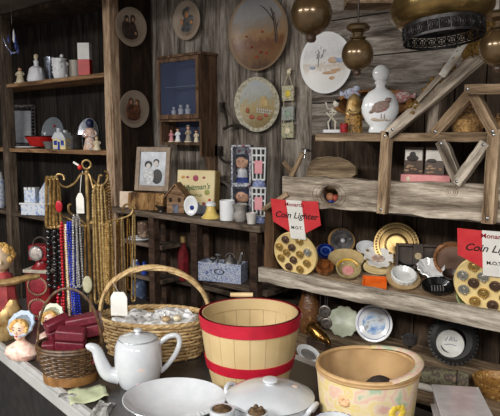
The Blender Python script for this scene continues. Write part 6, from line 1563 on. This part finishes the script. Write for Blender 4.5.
strand('fine gold chain near the end of the lower right arm', 125, 215, 290, 3.5, COP, .8, 'chain', 5)
strand('long gold rope necklace at the outer end of the lower right arm', 130.5, 209, 302, 3, GOLD, 1.1, 'chain', 6, px2=128)
strand('bright blue bead bracelet low behind the jewellery boxes', 76, 316, 336, 8, BLB, 1.7, 'bead', -16, n=2)

# ------------------------------------------------------------------ hanging lamps
def pendant(label, px, py, D, r_, neck):
    c = SD(px, py, D); s = mp(c); o = thing('turned_pendant', label, 'hanging ornament', c, rz=FACE, group='turned brown ball pendants')
    MB().ball((0, 0, 0), (r_*s, r_*s, r_*1.04*s), 40).build('ball', BRONZE, o)
    k = r_
    MB().lathe([(0, -k*1.36*s), (k*.16*s, -k*1.33*s), (k*.25*s, -k*1.2*s), (k*.23*s, -k*1.08*s), (k*.3*s, -k*.98*s), (0, -k*.9*s)], 24).build('finial', mat('dark_finial', C(76, 54, 40), C(50, 36, 28), rough=.3, coat=.4), o)
    if neck: MB().lathe([(0, k*.9*s), (k*.5*s, k*.97*s), (k*.55*s, k*1.06*s), (k*.32*s, k*1.15*s), (k*.36*s, k*1.32*s), (k*.7*s, k*1.5*s), (k*.76*s, k*1.68*s), (k*.6*s, k*1.86*s), (k*.2*s, k*1.94*s), (0, k*1.96*s)], 32).build('neck', BRONZE, o)
    else: MB().lathe([(0, k*.9*s), (k*.4*s, k*1.0*s), (k*.2*s, k*1.2*s), (0, k*1.25*s)], 24).build('neck', BRONZE, o)
    MB().tube([(0, 0, k*1.2*s), (0, 0, 2.749-c.z)], .003, 8).build('hanging_rod', IRON, o)
    return o
pendant('largest round brown pendant ball hanging left before the wall plates', 311.5, 14, 1.75, 20.7, False)
pendant('brown pendant ball with turned neck hanging before the white plate', 357.5, 54.5, 1.72, 15.8, True)
pendant('brown pendant ball cut by the right edge above the timber truss', 498.5, 47, 1.5, 18.5, True)
c = SD(443, 28, 1.65); s = mp(c)
o = thing('hanging_lamp', 'big brass hanging lamp with dark pierced gallery ring', 'lamp', c, rz=FACE); o.rotation_euler = (R(-6), R(-4), R(FACE))
rg = 39*s; zb_, zt_ = -12*s, 4*s
GAL = mat('dark_gallery', C(58, 56, 56), C(38, 37, 38), sc=60, rough=.4, metal=.6)
ga = MB()
for z0, z1 in ((zb_, zb_+2.4*s), (zt_-3.6*s, zt_)): ga.lathe([(rg, z0), (rg+.8*s, z0), (rg+.8*s, z1), (rg, z1), (rg, z0)], 60)
N = 24
for i in range(N):
    a = 2*PI*i/N; M = RZ(math.degrees(a)) @ T(rg+.4*s, 0, (zb_+zt_)/2-.6*s) @ RY(90)
    ga.torus((0, 0, 0), 3.9*s, .75*s, 16, 5, M); ga.torus((0, 0, 0), 1.5*s, .6*s, 10, 5, M)
    for b in (45, 135, 225, 315): ga.tube([(math.cos(R(b))*1.5*s, math.sin(R(b))*1.5*s, 0), (math.cos(R(b))*5.6*s, math.sin(R(b))*5.6*s, 0)], .7*s, 5, False, M)
    M2 = RZ(math.degrees(a+PI/N)) @ T(rg+.4*s, 0, (zb_+zt_)/2-.6*s); ga.tube([(0, 0, -5.4*s), (0, 0, 5.4*s)], .8*s, 5, False, M2)
ga.build('pierced_gallery', GAL, o)
MB().lathe([(rg-2*s, zt_-1*s), (rg+2*s, zt_), (rg+6*s, zt_+3*s), (rg+11*s, zt_+10*s), (rg+12*s, zt_+20*s), (rg+6*s, zt_+32*s), (rg-8*s, zt_+44*s), (20*s, zt_+52*s), (10*s, zt_+58*s), (0, zt_+58*s)], 60).build('brass_font', mat('font_brass', C(158, 132, 82), C(104, 84, 50), sc=10, rough=.24, metal=.8), o)
MB().lathe([(0, zt_-2*s), (rg-2*s, zt_-1*s), (0, zt_+.0*s)], 40).build('inner_plate', GAL, o)
MB().tube([(0, 0, zt_+57*s), (0, 0, 2.745-c.z)], .004, 8).build('hanging_rod', IRON, o)
# ------------------------------------------------------------------ light and camera
def area(name, loc, size, energy, target=None, col=(1, .985, .955), sy=None):
    l = bpy.data.lights.new(name, 'AREA'); l.shape = 'RECTANGLE'; l.size = size; l.size_y = sy or size; l.energy = energy; l.color = col
    o = bpy.data.objects.new(name, l); COL.objects.link(o); o.location = loc
    d = (Vector(target)-Vector(loc)) if target else Vector((0, 0, -1))
    o.rotation_euler = d.to_track_quat('-Z', 'Y').to_euler(); return o
area('ceiling_light', (-2.9, -2.0, 2.72), 1.5, 190, sy=.8)
area('ceiling_light', (-.6, -2.3, 2.72), 1.5, 205, sy=.8)
area('ceiling_light', (1.6, -1.4, 2.72), 1.5, 180, sy=.8)
w = bpy.data.worlds.new('world'); SC.world = w; w.use_nodes = True
w.node_tree.nodes['Background'].inputs[0].default_value = (.95, .97, 1, 1); w.node_tree.nodes['Background'].inputs[1].default_value = .48
cam = bpy.data.cameras.new('camera'); co_ = bpy.data.objects.new('camera', cam); COL.objects.link(co_)
cam.sensor_width = 36; cam.lens = F/500*36; cam.clip_start = .02
co_.location = CAM; co_.rotation_euler = (PI/2-PIT, 0, PSI); SC.camera = co_
SC.view_settings.view_transform = 'Standard'; SC.view_settings.look = 'None'; SC.view_settings.gamma = 1; SC.view_settings.exposure = 0
